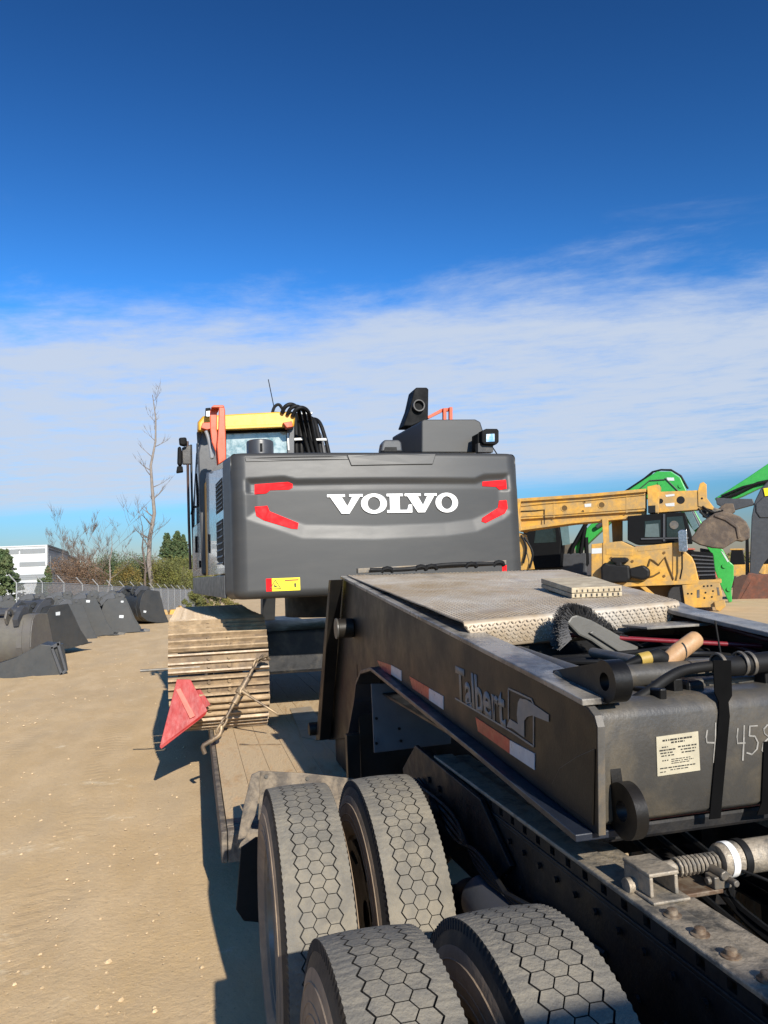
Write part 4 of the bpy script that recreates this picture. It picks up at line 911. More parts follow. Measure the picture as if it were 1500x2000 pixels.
# orange guard rail on the left
R0 = [(0.234,3.026),(0.214,3.259),(0.196,3.363),(0.205,3.572),(0.236,3.619),(0.281,3.625)]; R1 = [(0.309,3.026),(0.309,3.26),(0.291,3.364),(0.295,3.573),(0.291,3.61),(0.281,3.625)]
Y_ = 7.75
rail_o = ep_(prism('guard_rail', [(0.201,3.363),(0.199,3.556),(0.215,3.603),(0.251,3.625),(0.286,3.625),(0.285,3.568),(0.27,3.552),(0.266,3.374),(0.294,3.26),(0.295,3.041),(0.259,3.01),(0.247,3.155),(0.213,3.249)], 'y', Y_, Y_+.035, M_org, bevel=.008))
prism('rail_post', [(0.287,3.592),(0.338,3.604),(0.347,3.552),(0.348,3.139),(0.346,3.057),(0.27,3.006),(0.259,3.19),(0.278,3.396)], 'y', Y_-.10, Y_-.06, M_org, rail_o, bevel=.008)
prism('rail_cap', [(0.208,3.581),(0.238,3.607),(0.333,3.609),(0.337,3.583)], 'y', Y_-.105, Y_+.04, M_org, rail_o, bevel=.006)
ep_(tube('grab_loop', spline([Vector((p[0], 7.85, p[1])) for p in [(0.158,3.382),(0.177,3.329),(0.191,3.266),(0.204,3.172),(0.213,3.104),(0.229,3.151),(0.226,3.267)]], 5), .018, M_panel, n=10))
# mirror and hand rails on the cab's left
mr = ep_(prism('mirror', [(-0.154,3.561),(-0.116,3.574),(-0.098,3.495),(-0.101,3.337),(-0.139,3.311),(-0.163,3.357)], 'y', 9.85, 9.97, M_plast, bevel=.02))
ep_(prism('mirror_lamp', [(-0.139,3.687),(-0.044,3.694),(-0.033,3.601),(-0.071,3.581),(-0.134,3.594)], 'y', 9.88, 9.98, M_plast, bevel=.02))
ep_(prism('lower_mirror', [(-0.164,3.317),(-0.095,3.317),(-0.09,3.245),(-0.178,3.232)], 'y', 9.86, 9.96, M_plast, bevel=.012))
ep_(prism('mirror_bracket', [(-0.103,3.574),(0.012,3.615),(0.013,3.357),(-0.1,3.357)], 'y', 9.98, 10.04, M_black, bevel=.01))
bp_ = [Vector((p[0], 10.0, p[1])) for p in [(-0.033,3.659),(-0.034,3.205),(-0.032,2.61),(-0.023,2.008)]]
ep_(tube('hand_rail', bp_, .017, mat('brown_black_rail', (.05,.022,.015), .3, var=.3), n=10))
ep_(tube('hand_rail', [p+Vector((.045,.25,0)) for p in bp_], .015, M_black, n=10))
ep_(tube('door_pull', spline([Vector((p[0], 9.7, p[1])) for p in [(0.002,2.683),(0.022,2.766),(0.066,2.778),(0.09,2.765)]], 5), .014, M_plast, n=8))
ep_(tube('side_rail_bar', [Vector((p[0], 9.3, p[1])) for p in [(0.076,3.142),(0.078,2.926),(0.087,2.74)]], .02, M_plast, n=8))
# engine deck, hood box, stack, rail, lamps
ep_(prism('engine_deck', [(.31,1.92),(3.03,1.92),(3.03,2.93),(.31,2.93)], 'y', 7.02, 8.70, M_skirt, bevel=.02))
ep_(prism('platform', [(.31,1.70),(3.03,1.70),(3.03,1.92),(.31,1.92)], 'y', 7.02, 10.3, M_skirt, bevel=.01))
ep_(prism('right_tank', [(2.0,1.93),(3.12,1.93),(3.12,2.85),(2.0,2.85)], 'y', 8.72, 10.1, M_skirt, bevel=.03))
hf = [(1.944,3.056),(1.962,3.231),(2.257,3.395),(2.85,3.403),(2.9,3.376),(2.924,3.313),(2.917,3.057)]
m = MB(); fr = [(2.253,3.056),(2.267,3.379),(2.3,3.395),(2.839,3.402),(2.894,3.376),(2.918,3.291),(2.911,3.057)]; bk = [(2.145,3.171),(2.152,3.346),(2.2,3.375),(3.034,3.521),(3.094,3.493),(3.12,3.4),(3.114,3.173)]
m.loft([[(p[0], 7.2, p[1]) for p in fr], [(p[0], 7.95, p[1]) for p in bk]]); ep_(m.build('engine_hood', M_cw, bevel=.012))
st_ = [(2.192,3.409),(2.275,3.605),(2.329,3.802),(2.353,3.83),(2.475,3.833),(2.491,3.811),(2.471,3.485),(2.284,3.41)]
stk = ep_(prism('exhaust_stack', st_, 'y', 7.62, 7.85, M_plast, bevel=.012))
pc = [(2.36,3.623)][0]
m = MB(); m.ring((pc[0], 7.595, pc[1]), (0,1,0), .052, .064, .06, 28); m.build('tail_pipe', MATS['dark_pipe'] if 'dark_pipe' in MATS else mat('dark_pipe', (.03,.028,.026), .5), stk, smooth=35)
cyl('pipe_bore', (pc[0], 7.612, pc[1]), (0,1,0), .0515, .012, mat('soot', (.003,.003,.003), .95, bump=0), stk)
orr = [Vector((p[0], y, p[1])) for p, y in zip([(2.56,3.55),(2.757,3.674),(2.848,3.687),(2.84,3.53)], (8.4,8.0,7.9,7.9))]
ep_(tube('side_rail_end', spline([(3.02,6.98,2.62),(3.06,6.95,2.64),(3.06,6.95,2.70),(3.02,6.98,2.71)], 4), .018, M_org, n=8))
org2 = ep_(MB().prism([(2.561,3.585),(2.745,3.68),(2.854,3.693),(2.852,3.658),(2.755,3.645),(2.584,3.562)], 'y', 7.95, 8.0).build('right_guard_rail', M_org, bevel=.004))
for poly in ([(2.745,3.674),(2.781,3.675),(2.774,3.53),(2.738,3.529)], [(2.818,3.687),(2.854,3.687),(2.846,3.53),(2.81,3.53)]): prism('rail_post', poly, 'y', 7.90, 7.945, M_org, org2, bevel=.004)
wk = ep_(prism('work_lamp', [(2.779,3.222),(2.824,3.243),(2.943,3.244),(2.958,3.223),(2.952,3.111),(2.923,3.085),(2.794,3.089),(2.774,3.11)], 'y', 6.88, 6.99, M_plast, bevel=.008))
prism('lamp_lens', [(2.819,3.186),(2.906,3.192),(2.902,3.115),(2.815,3.11)], 'y', 6.872, 6.8795, M_chrome, wk)
prism('lamp_body', [(2.76,3.208),(2.837,3.24),(2.827,3.043),(2.751,3.043)], 'y', 6.95, 7.12, M_plast, wk, bevel=.01)
prism('lamp_bracket', [(2.75,3.108),(2.913,3.119),(2.908,3.016),(2.745,3.016)], 'y', 6.93, 7.0, M_black, wk, bevel=.004)
tube('lamp_cable', spline([Vector((p[0], 6.97, p[1])) for p in [(2.901,3.099),(2.926,3.063),(2.962,3.006)]], 5), .006, M_rub, wk, n=6)
cam_o = ep_(prism('rear_camera', [(1.713,2.99),(1.73,3.067),(1.752,3.101),(1.891,3.102),(1.915,3.078),(1.921,2.99)], 'y', 6.74, 6.86, M_skirt, bevel=.014))
prism('camera_opening', [(1.739,2.988),(1.751,3.031),(1.864,3.031),(1.867,2.988)], 'y', 6.732, 6.7395, M_rub, cam_o, bevel=.002)
ac = [(0.556,3.01),(0.831,3.01),(0.699,3.265)][0:3]; acx = (ac[0][0]+ac[1][0])/2; acr = (ac[1][0]-ac[0][0])/2
m = MB(); zt = ac[2][1]; m.lathe([(2.90,acr),(zt-.03,acr),(zt-.01,acr*.97),(zt,acr*.85),(zt+.004,.01)], 'z', (acx, 7.75, 0), 40); ep_(m.build('air_intake_cap', M_skirt, smooth=35))
ep_(box('cap_latch', acx-.012, acx+.012, 7.75-acr-.012, 7.75-acr+.004, zt-.13, zt-.05, M_plast))
# boom behind the cab, with hoses arching over it
bm_ = [(8.9,2.0),(9.3,2.9),(9.62,3.55),(10.3,3.62),(12.6,3.55),(15.6,2.4),(15.5,2.1),(12.4,2.9),(10.4,2.6),(9.9,2.0)]
ep_(prism('boom', bm_, 'x', 1.30, 1.72, M_cw, bevel=.02))
ep_(prism('dipper_arm', [(15.2,2.75),(15.9,2.55),(16.3,.95),(15.9,.95),(15.3,2.1)], 'x', 1.38, 1.64, M_cw, bevel=.02))
h0 = [(1.211,3.9),(1.26,3.888),(1.31,3.876),(1.359,3.871),(1.397,3.859),(1.434,3.847),(1.484,3.835)]; h1 = [(1.25,3.337),(1.312,3.338),(1.374,3.338),(1.437,3.338),(1.493,3.338),(1.549,3.338),(1.644,3.338)]
for k in range(7):
    a, b_ = h0[k], h1[k]
    P = [Vector((a[0]-.10, 9.7, a[1]-.06)), Vector((a[0]-.02, 9.4, a[1]+.0)), Vector((a[0]+(b_[0]-a[0])*.25+.03, 9.2, a[1]+(b_[1]-a[1])*.12)), Vector((a[0]+(b_[0]-a[0])*.65+.02, 9.1, a[1]+(b_[1]-a[1])*.55)), Vector((b_[0], 9.05, b_[1])), Vector((b_[0]+.06, 9.1, b_[1]-.25))]
    ep_(tube('hydraulic_hose', spline(P, 6), .030 if k != 6 else .024, M_rub, n=10))
for dx, dz, rr in ((0,0,.024),(.06,-.02,.022),(.12,-.035,.024)):
    ep_(tube('looped_hose', spline([Vector((p[0]+dx, y, p[1]+dz)) for p, y in zip([(1.025,3.736),(1.063,3.802),(1.134,3.827),(1.216,3.792),(1.273,3.697),(1.333,3.536),(1.382,3.38),(1.414,3.249)], (8.56,8.52,8.52,8.6,8.8,8.95,9.0,9.0))], 5), rr, M_rub, n=10))
for poly in ([(1.206,3.524),(1.324,3.531),(1.33,3.5),(1.212,3.493)], [(1.449,3.519),(1.606,3.527),(1.611,3.495),(1.448,3.494)], [(1.296,3.838),(1.446,3.847),(1.445,3.822),(1.295,3.813)]):
    ep_(prism('hose_clamp', poly, 'y', 8.98, 9.02, M_galv, bevel=.003))
ep_(prism('hose_back_plate', [(1.313,3.848),(1.513,3.891),(1.654,3.677),(1.723,3.342),(1.298,3.342)], 'y', 9.56, 9.6, M_dgrey, bevel=.01))
# undercarriage: two crawler tracks, each shoe its own piece
def shoe_mesh():
    m = MB(); w = .445
    m.cur = 0; m.prism([(-.090,-.010),(.094,-.010),(.094,.008),(-.090,.008)], 'x', -w, w)
    m.cur = 1
    for y0, h in ((.077,.048),(0,.044),(-.074,.042)): m.prism([(y0-.013,.0082),(y0+.013,.0082),(y0+.008,h),(y0-.008,h)], 'x', -w+.001, w-.001)
    m.cur = 0
    for x in (-.09, .09):
        for y in (-.037, .037): m.lathe([(.0125,.018),(.028,.018),(.028,.001)], 'z', (x, y, 0), 6)
    return m
sm = shoe_mesh().build('track_shoe', [M_shoe, M_grouser]); SHOE = sm.data; bpy.data.objects.remove(sm)
RW, YC0, YC1, ZC = .475, 7.56, 10.9, DZ+.475+.035
def make_track(xc, label=None):
    tr = bpy.data.objects.new('crawler_track', None); COL.objects.link(tr); tr.parent = ex; tr.location = (xc-1.65, 0, 0)
    Ls = YC1-YC0; per = 2*Ls+2*pi*RW; n = 48
    for k in range(n):
        s = per*k/n
        if s < Ls: y, z, a = YC0+s, ZC+RW, 0.0
        elif s < Ls+pi*RW: t = (s-Ls)/RW; y, z, a = YC1+RW*sin(t), ZC+RW*cos(t), -t
        elif s < 2*Ls+pi*RW: y, z, a = YC1-(s-Ls-pi*RW), ZC-RW, pi
        else: t = (s-2*Ls-pi*RW)/RW; y, z, a = YC0-RW*sin(t), ZC-RW*cos(t), pi-t
        sag = -.012*sin(pi*(y-YC0)/Ls) if a == 0 else 0
        o = bpy.data.objects.new('track_shoe', SHOE); COL.objects.link(o); o.parent = tr; o.location = (random.uniform(-.003,.003), y-8.6, z+sag-DZ); o.rotation_euler = (a+random.uniform(-.012,.012), 0, random.uniform(-.003,.003))
    m = MB(); m.box(-.10, .10, YC0-8.6, YC1-8.6, ZC-.28-DZ, ZC+.22-DZ); m.build('track_frame', M_black, tr, bevel=.02)
    for y, rr in ((YC0,.40),(YC1,.40)): cyl('sprocket', (0, y-8.6, ZC-DZ), (1,0,0), rr, .09, M_steel, tr, n=36)
    for k in range(7): cyl('roller', (0, YC0+.45+.43*k-8.6, DZ-DZ+.12), (1,0,0), .085, .22, M_steel, tr)
    return tr
make_track(.222); make_track(2.95)
ep_(box('car_body', .55, 2.6, 7.8, 9.8, DZ+.42, DZ+.85, M_black, bevel=.03)); ep_(cyl('slew_ring', (1.65, 8.8, 1.56), (0,0,1), .62, .30, M_black, n=40))

# ------------------------------------------------------------------ red plastic guard, chain binder
fg = [(-0.149,1.003),(-0.033,0.995),(0.106,0.734),(0.088,0.695),(-0.28,0.462),(-0.293,0.481)]
flag = empty('warning_flag', 'red plastic wide load flag hanging off the corner of the dusty crawler track', 'flag', (-.10, 6.95, .8))
def sheet(nm, pts, mt, th, root, nrm):
    m = MB(); nn = Vector(nrm).normalized()*th; return hold(root, m.loft([pts, [Vector(p)+nn for p in pts]]).build(nm, mt, bevel=.002))
a, b_, c, d, e, f_ = [Vector((p[0], 6.94, p[1])) for p in fg]
a.y = 7.03; b_.y = 7.02; e.y = 6.80; f_.y = 6.80; c.y = 6.90; d.y = 6.90
sheet('front_sheet', [a, b_, c, f_], M_flag, .006, flag, (0,1,.1)); sheet('folded_hem', [c, d, e, f_], M_flag, .006, flag, (0,1,.5))
sheet('back_sheet', [a+Vector((.0,.10,-.02)), b_+Vector((.02,.10,0)), c+Vector((.03,.12,.03)), f_+Vector((.02,.2,.05))], M_flag, .005, flag, (0,1,.1))
i0, i1, i2, i3 = [Vector((p[0], 0, p[1])) for p in [(-0.159,0.921),(-0.12,0.931),(0.001,0.703),(-0.042,0.684)]]
for p, y in ((i0,6.987),(i1,6.987),(i2,6.863),(i3,6.863)): p.y = y
sheet('worn_band', [i0, i1, i2, i3], mat('faded_red_plastic', (.60,.13,.09), .4, var=.1), .003, flag, (0,-1,0))
hold(flag, tube('flag_rod', [(-.46,7.10,1.09),(.05,7.10,1.09)], .012, M_steel, n=8))
lb = empty('chain_binder', 'rusty ratchet chain binder tensioned from deck edge hook up to the crawler track', 'chain binder', (.25, 6.7, DZ))
def bpt(*px): return px
cb_ = [Vector((p[0], y, p[1])) for p, y in zip([(0.106,0.519),(0.166,0.573),(0.214,0.637),(0.254,0.698),(0.383,0.898),(0.504,1.089),(0.527,1.131),(0.563,1.151),(0.629,1.159)], (6.62,6.62,6.64,6.66,6.72,6.80,6.82,6.86,6.94))]
M_chain = mat('rusty_chain', (.14,.105,.075), .6, metal=.5, var=.3, dust=TAN, damt=.35, dscale=9)
hold(lb, tube('lower_hook', spline([cb_[0]+Vector((-.03,0,-.09)), cb_[0]+Vector((-.045,0,-.03)), cb_[0], cb_[1]+Vector((.03,0,0)), cb_[2]], 6), .019, M_chain, n=10))
def link(p, q, tw, nm='chain_link'):
    d = (q-p); Ln = d.length; d = d/Ln; s_v = d.orthogonal().normalized(); s_v = (Matrix.Rotation(tw, 3, d) @ s_v); P = []
    for k in range(17):
        t = 2*pi*k/16; P.append((p+q)/2+d*(Ln*.62*cos(t))+s_v*(.025*sin(t)))
    return hold(lb, tube(nm, P, .010, M_chain, n=6))
link(cb_[1].lerp(cb_[2],.3), cb_[2].lerp(cb_[3],.2), 0); link(cb_[2], cb_[3], 1.57)
hold(lb, tube('screw_shank', [cb_[3], cb_[3].lerp(cb_[5],.28)], .013, M_chain, n=10)); hold(lb, tube('barrel', [cb_[3].lerp(cb_[5],.28), cb_[3].lerp(cb_[5],.78)], .027, M_chain, n=14)); hold(lb, tube('screw_shank', [cb_[3].lerp(cb_[5],.78), cb_[5]], .013, M_chain, n=10))
link(cb_[5], cb_[6]+Vector((.01,0,.02)), .3); link(cb_[6].lerp(cb_[7],.2), cb_[7]+Vector((.02,0,0)), 1.7); link(cb_[7], cb_[8], .2)
hold(lb, tube('upper_hook', spline([cb_[7], cb_[8].lerp(cb_[7],.4)+Vector((0,0,.02)), cb_[8], cb_[8]+Vector((.03,.03,-.03))], 5), .014, M_chain, n=8))
mc = cb_[3].lerp(cb_[5],.52); hold(lb, MB().ring(mc, cb_[5]-cb_[3], .024, .040, .05, 20).build('ratchet_gear', M_chain, smooth=35))
hl = [Vector((p[0], y, p[1])) for p, y in zip([(0.394,0.911),(0.503,0.835),(0.673,0.719)], (6.66,6.6,6.55))]
hold(lb, tube('ratchet_handle', hl, [.014,.010,.010], M_chain, n=8))
for k in range(4): link(mc+Vector((-.01+.018*k,-.03,.01-.006*k)), mc+Vector((.012+.018*k,-.03,-.005-.006*k)), .8*k)
hold(lb, tube('loose_tail', spline([(.36,6.62,DZ+.012),(.45,6.58,DZ+.006),(.55,6.55,DZ+.006),(.70,6.48,DZ+.006)], 5), .006, M_chain, n=6))

# ------------------------------------------------------------------ machines parked to the right
def machine(name, label, cat, org, group=None):
    (x, y, z), rz = org; return empty(name, label, cat, (x, y, z), rz, group)
def lp(root, name, poly, y0, y1, mt, bevel=.01, parent=None): return prism(name, poly, 'y', y0, y1, mt, parent or root, bevel=bevel)
def lcyl(root, name, c, y0, y1, rad, mt, parent=None, n=24): return cyl(name, (c[0], (y0+y1)/2, c[1]), (0,1,0), rad, abs(y1-y0), mt, parent or root, n=n)
ym = machine('telescopic_boom_excavator', 'yellow wheeled telescopic boom excavator with muddy bucket right of the grey counterweight', 'excavator', ((19.148,25.309,0),-0.6477))
bmx = lp(ym, 'outer_boom', [(-7.022,4.621),(-4.228,4.61),(-1.998,4.65),(-2.046,3.876),(-4.271,3.877),(-7.084,3.863)], -.50, .50, M_yel2, .02)
lp(ym, 'boom_flange', [(-7.059,4.732),(-4.222,4.715),(-1.953,4.749),(-1.96,4.627),(-4.229,4.589),(-7.066,4.602)], -.62, .62, M_yel2, .01, bmx)
lp(ym, 'boom_flange', [(-7.101,3.538),(-4.902,3.643),(-2.252,3.685),(-2.255,3.624),(-4.907,3.558),(-7.066,3.385)], -.66, .66, M_yel2, .01, bmx)
lp(ym, 'boom_belly', [(-7.084,3.863),(-4.271,3.877),(-2.046,3.876),(-2.059,3.672),(-4.284,3.647),(-7.059,3.514)], -.36, .36, M_yel2, .01, bmx)
lp(ym, 'boom_end_flange', [(-7.135,4.541),(-7.016,4.729),(-6.887,4.676),(-7.006,4.097),(-6.911,3.419),(-7.003,3.338),(-7.203,3.675)], -.68, .68, M_yel2, .02, bmx)
lp(ym, 'boom_collar', [(-1.909,4.827),(-1.56,4.881),(-1.447,4.852),(-1.553,3.782),(-1.935,3.807)], -.58, .58, M_yel2, .015, bmx)
ib = lp(ym, 'inner_boom', [(-1.5,4.612),(-0.079,4.563),(0.026,3.937),(0.018,3.818),(-1.552,3.802)], -.36, .36, M_yel2, .015)
lp(ym, 'boom_nose', [(-0.1,4.524),(-0.007,4.817),(0.124,4.866),(0.227,4.758),(0.209,4.222),(0.422,3.87),(0.379,3.774),(-0.12,3.947)], -.40, .40, M_yel2, .012, ib)
for c, rr in (([(-5.15,4.21)][0], .14), ([(-3.681,4.235)][0], .14), ([(-4.342,4.408)][0], .06), ([(-4.425,4.034)][0], .06)):
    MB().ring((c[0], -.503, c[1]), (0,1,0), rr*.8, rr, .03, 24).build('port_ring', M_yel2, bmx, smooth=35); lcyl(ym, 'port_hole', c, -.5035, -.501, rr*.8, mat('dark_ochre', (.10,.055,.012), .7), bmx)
for c, rr in (([(-1.467,4.243)][0], .10), ([(-0.732,4.231)][0], .15), ([(0.027,4.235)][0], .04)): lcyl(ym, 'port_hole', c, -.404 if rr < .05 else -.364, -.361 if rr > .05 else -.40, rr, M_rub, ib)
for poly in ([(-4.347,4.324),(-4.081,4.326),(-4.089,4.201),(-4.334,4.196)], [(-1.281,4.473),(-0.94,4.488),(-0.945,4.408),(-1.248,4.39)], [(-1.303,4.13),(-0.962,4.146),(-0.971,4.006),(-1.272,4.027)]): lp(ym, 'boom_decal', poly, -.506 if poly[0][0] < 0 and poly[1][0] < -2.5 else -.37, -.30, M_bwhite, 0, bmx)
ep2 = [(-6.935,4.201),(-6.35,4.184),(-5.964,4.201),(-6.003,3.496)]; tube('grease_line', [(p[0], -.53, p[1]) for p in ep2], .02, M_rub, bmx, n=6)
lp(ym, 'rear_column', [(-7.199,3.349),(-6.964,3.249),(-6.697,1.774),(-7.283,1.752)], -.5, .5, M_yel2)
bd = lp(ym, 'body', [(-4.097,2.675),(-2.955,2.741),(-2.5,2.493),(-0.894,2.596),(-0.912,2.317),(-0.676,2.226),(-0.468,2.018),(-0.373,1.777),(-0.272,1.103),(-4.187,1.142)], -1.1, 1.1, M_yel2, .03)
lp(ym, 'body_seam', [(-3.671,2.716),(-3.641,2.714),(-3.734,1.17),(-3.764,1.171)], -1.106, -1.0, mat('seam', (.12,.06,.01), .7), 0, bd)
lp(ym, 'body_seam', [(-1.12,2.567),(-1.083,2.565),(-1.175,1.131),(-1.213,1.132)], -1.106, -1.0, MATS['seam'], 0, bd)
lp(ym, 'decal', [(-4.087,2.508),(-3.704,2.51),(-3.716,2.304),(-4.099,2.3)], -1.107, -1.0, M_bwhite, 0, bd)
lp(ym, 'cab_post', [(-3.653,3.691),(-3.434,3.677),(-3.456,2.643),(-3.655,2.653)], -.9, -.6, M_yel2)
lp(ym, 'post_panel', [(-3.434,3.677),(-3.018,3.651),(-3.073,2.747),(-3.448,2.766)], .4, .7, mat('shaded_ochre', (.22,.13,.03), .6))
cbx = lp(ym, 'cab', [(-2.699,3.713),(-1.327,3.747),(-0.614,3.74),(-0.419,2.77),(-0.434,2.533),(-2.455,2.593),(-2.756,2.772)], -.75, .75, M_plast, .03)
lp(ym, 'cab_window', [(-2.072,3.469),(-1.495,3.495),(-1.538,2.83),(-2.11,2.861)], -.765, -.752, M_dglass, .0, cbx); lp(ym, 'cab_window', [(-1.262,3.581),(-0.699,3.585),(-0.603,2.78),(-1.311,2.818)], -.765, -.752, M_dglass, 0, cbx)
lp(ym, 'seat', [(-2.041,3.345),(-1.58,3.358),(-1.575,2.832),(-2.11,2.861)], -.78, -.766, mat('teal_grey', (.07,.10,.10), .6), .02, cbx)
lcyl(ym, 'round_lamp', [(-1.019,3.264)][0], -.80, -.766, .16, M_steel, cbx)
mi = lp(ym, 'mirror', [(-0.888,2.976),(-0.808,3.051),(-0.567,3.038),(-0.581,2.262),(-0.659,2.205),(-0.898,2.236)], -1.35, -1.25, M_chrome, .02); tube('mirror_arm', [(p[0], -1.3, p[1]) for p in [(-0.787,2.231),(-0.828,1.596),(-0.928,1.203)]], .03, M_plast, mi, n=6)
lp(ym, 'radiator_guard', [(-0.563,2.261),(0.27,2.143),(0.312,1.163),(-0.235,1.102),(-0.4,1.936)], -.85, .85, M_plast, .03)
lp(ym, 'air_cleaner', [(-3.747,1.788),(-3.577,1.947),(-3.383,1.877),(-2.68,1.788),(-2.674,1.259),(-2.837,1.142),(-3.744,1.17)], -1.55, -1.12, M_rub, .08)
lp(ym, 'air_cleaner_cap', [(-3.371,2.062),(-3.249,2.118),(-2.778,2.098),(-2.686,2.012),(-2.791,1.894),(-2.948,1.88),(-2.956,1.758),(-3.191,1.767),(-3.184,1.89),(-3.3,1.935)], -1.55, -1.15, M_rub, .05)
lp(ym, 'air_duct', [(-2.726,1.668),(-2.177,1.789),(-1.958,1.598),(-1.976,1.317),(-2.213,1.204),(-2.708,1.341)], -1.5, -1.12, M_rub, .08)
for P in ([(-2.026,1.742),(-1.933,2.001),(-1.823,1.936),(-1.643,1.768),(-1.397,2.059),(-1.275,1.613),(-1.151,1.21)], [(-2.208,1.284),(-1.859,1.353),(-1.623,1.486)]): tube('bar_shadow_line', [(p[0], -1.13, p[1]) for p in P], .032, MATS['dark_ochre'], bd, n=6)  # dark tubes on the body standing in for cast shadows of bars
ch = lp(ym, 'chassis_beam', [(-4.026,1.137),(0.491,1.157),(0.482,1.021),(-3.996,0.971)], -1.25, 1.25, M_yel2)
lp(ym, 'chassis_nose', [(-0.868,0.983),(0.415,1.081),(0.488,0.573),(0.428,0.225),(0.208,0.152),(-0.813,0.132)], -1.25, 1.25, M_yel2, .02, ch)
lp(ym, 'tow_hook', [(0.186,0.347),(0.548,0.417),(0.568,0.184),(0.341,-0.006),(0.203,0.074)], -1.4, -1.2, M_yel2, .02, ch)
lp(ym, 'strut', [(-2.418,1.008),(-2.225,1.023),(-1.829,0.63),(-1.984,0.594)], -1.2, -1.1, M_yel2, .01, ch)
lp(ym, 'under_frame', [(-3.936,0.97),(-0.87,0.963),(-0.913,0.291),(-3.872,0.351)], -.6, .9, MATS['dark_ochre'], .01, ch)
for px in [(-0.12,0.921),(0.008,0.928),(0.135,0.934),(-0.081,0.685),(0.176,0.737),(-0.13,0.491),(0.125,0.524),(-0.686,0.661),(-0.557,0.658)]: lcyl(ym, 'bolt_hole', px, -1.26, -1.2505, .035, M_rub, ch, n=10)
for poly in ([(-0.365,0.791),(-0.273,0.808),(-0.292,0.514),(-0.385,0.497)], [(0.311,0.87),(0.382,0.868),(0.398,0.576),(0.327,0.577)]): lp(ym, 'nose_slot', poly, -1.262, -1.2505, M_steel, 0, ch)
bkt = lp(ym, 'bucket', [(-0.516,2.696),(-0.337,2.885),(-0.013,3.343),(0.424,3.632),(0.734,3.691),(1.014,3.594),(1.288,3.458),(1.485,3.251),(1.589,2.973),(1.565,2.626),(1.33,2.522),(1.121,2.571),(0.639,2.283),(0.247,2.341),(-0.18,2.48)], -.55, .55, M_brownb, .04)
lp(ym, 'bucket_side_rib', [(0.439,3.592),(0.861,3.447),(1.226,3.072),(1.27,2.68),(1.161,2.628),(1.118,3.039),(0.782,3.334),(0.398,3.515)], -.60, .60, M_brownb, .02, bkt)
lp(ym, 'bucket_ear', [(0.525,3.784),(0.827,3.999),(1.111,3.979),(1.161,3.662),(0.938,3.52),(0.583,3.582)], -.25, .25, M_brownb, .03, bkt)
lp(ym, 'wrist', [(-0.016,3.86),(0.352,3.914),(0.668,3.774),(0.685,3.497),(0.321,3.441),(-0,3.541)], -.26, .26, M_steel, .03, ib)
lcyl(ym, 'wrist_pin', [(0.063,3.676)][0], -.32, -.262, .10, M_rub, ib); lcyl(ym, 'wrist_pin', [(0.334,3.638)][0], -.34, -.262, .11, M_rub, ib)
lp(ym, 'boom_rib', [(-5.58,4.603),(-5.517,4.598),(-5.559,3.853),(-5.622,3.857)], -.512, -.50, M_yel2, 0, bmx); lp(ym, 'boom_rib', [(-2.722,4.623),(-2.663,4.618),(-2.709,3.858),(-2.768,3.862)], -.512, -.50, M_yel2, 0, bmx)
for P in ([(-6.901,4.416),(-5.907,4.455),(-4.236,4.463),(-2.005,4.528)], [(-6.924,3.983),(-5.3,3.965),(-3.656,3.983),(-2.038,3.998)]): tube('hydraulic_pipe', [(p[0], -.53, p[1]) for p in P], .018, M_yel2, bmx, n=6)
for P in ([(-1.591,3.785),(-1.497,3.474),(-1.332,3.666)], [(-0.125,3.867),(0.142,3.492),(0.509,3.548)], [(0.026,3.937),(0.373,3.675),(0.737,3.73)], [(-0.097,3.746),(0.246,3.406),(0.575,3.465)]): tube('hydraulic_hose', spline([(p[0], -.42, p[1]) for p in P], 5), .035, M_rub, ib, n=6)
lp(ym, 'collar_wear_pad', [(-1.918,4.071),(-1.649,4.073),(-1.667,3.79),(-1.936,3.787)], -.66, -.585, M_rub, .01, bmx); lp(ym, 'hanging_bracket', [(-1.663,3.85),(-1.568,3.844),(-1.515,3.476),(-1.591,3.48)], -.5, -.42, M_yel2, .005, bmx)
for poly in ([(-3.543,2.523),(-2.567,2.354),(-2.58,2.15),(-3.56,2.235)], [(-2.371,2.385),(-1.221,2.452),(-1.227,2.372),(-2.376,2.304)]): lp(ym, 'body_panel', poly, -1.112, -1.0, M_yel2, .01, bd)
for px in [(-3.369,2.103),(-2.592,1.947),(-1.425,2.22),(-1.481,1.34),(-2.436,1.332)]: lcyl(ym, 'body_bolt', px, -1.13, -1.10, .05, MATS['seam'], bd, n=10)
lp(ym, 'cab_frame', [(-1.387,3.71),(-1.311,3.705),(-1.378,2.66),(-1.453,2.664)], -.80, -.752, M_dgrey, 0, cbx); lp(ym, 'cab_frame', [(-2.247,2.827),(-0.529,2.776),(-0.533,2.717),(-2.251,2.766)], -.80, -.752, M_dgrey, 0, cbx)
for k in range(6):
    pp_ = [(-0.497,2.139),(0.262,2.026),(0.318,1.241),(-0.373,1.224)]; t = (k+.5)/6; a_ = Vector(pp_[0]).lerp(Vector(pp_[3]), t); b2_ = Vector(pp_[1]).lerp(Vector(pp_[2]), t); lp(ym, 'grille_slat', [(a_.x,a_.y),(b2_.x,b2_.y),(b2_.x,b2_.y+.05),(a_.x,a_.y+.05)], -.89, -.852, M_dgrey, 0)
for P in ([(-6.841,3.113),(-6.531,2.452),(-6.694,1.816)], [(-6.966,3.206),(-6.777,2.679),(-6.942,2.041)]): tube('hydraulic_hose', spline([(p[0], -.6, p[1]) for p in P], 5), .05, M_rub, ym, n=6)
for x in (-3.6, -.9):
    for y in (-.95, .95): cyl('tyre', (x, y, .52), (0,1,0), .52, .35, M_tyre, ym, n=28, bevel=.04)

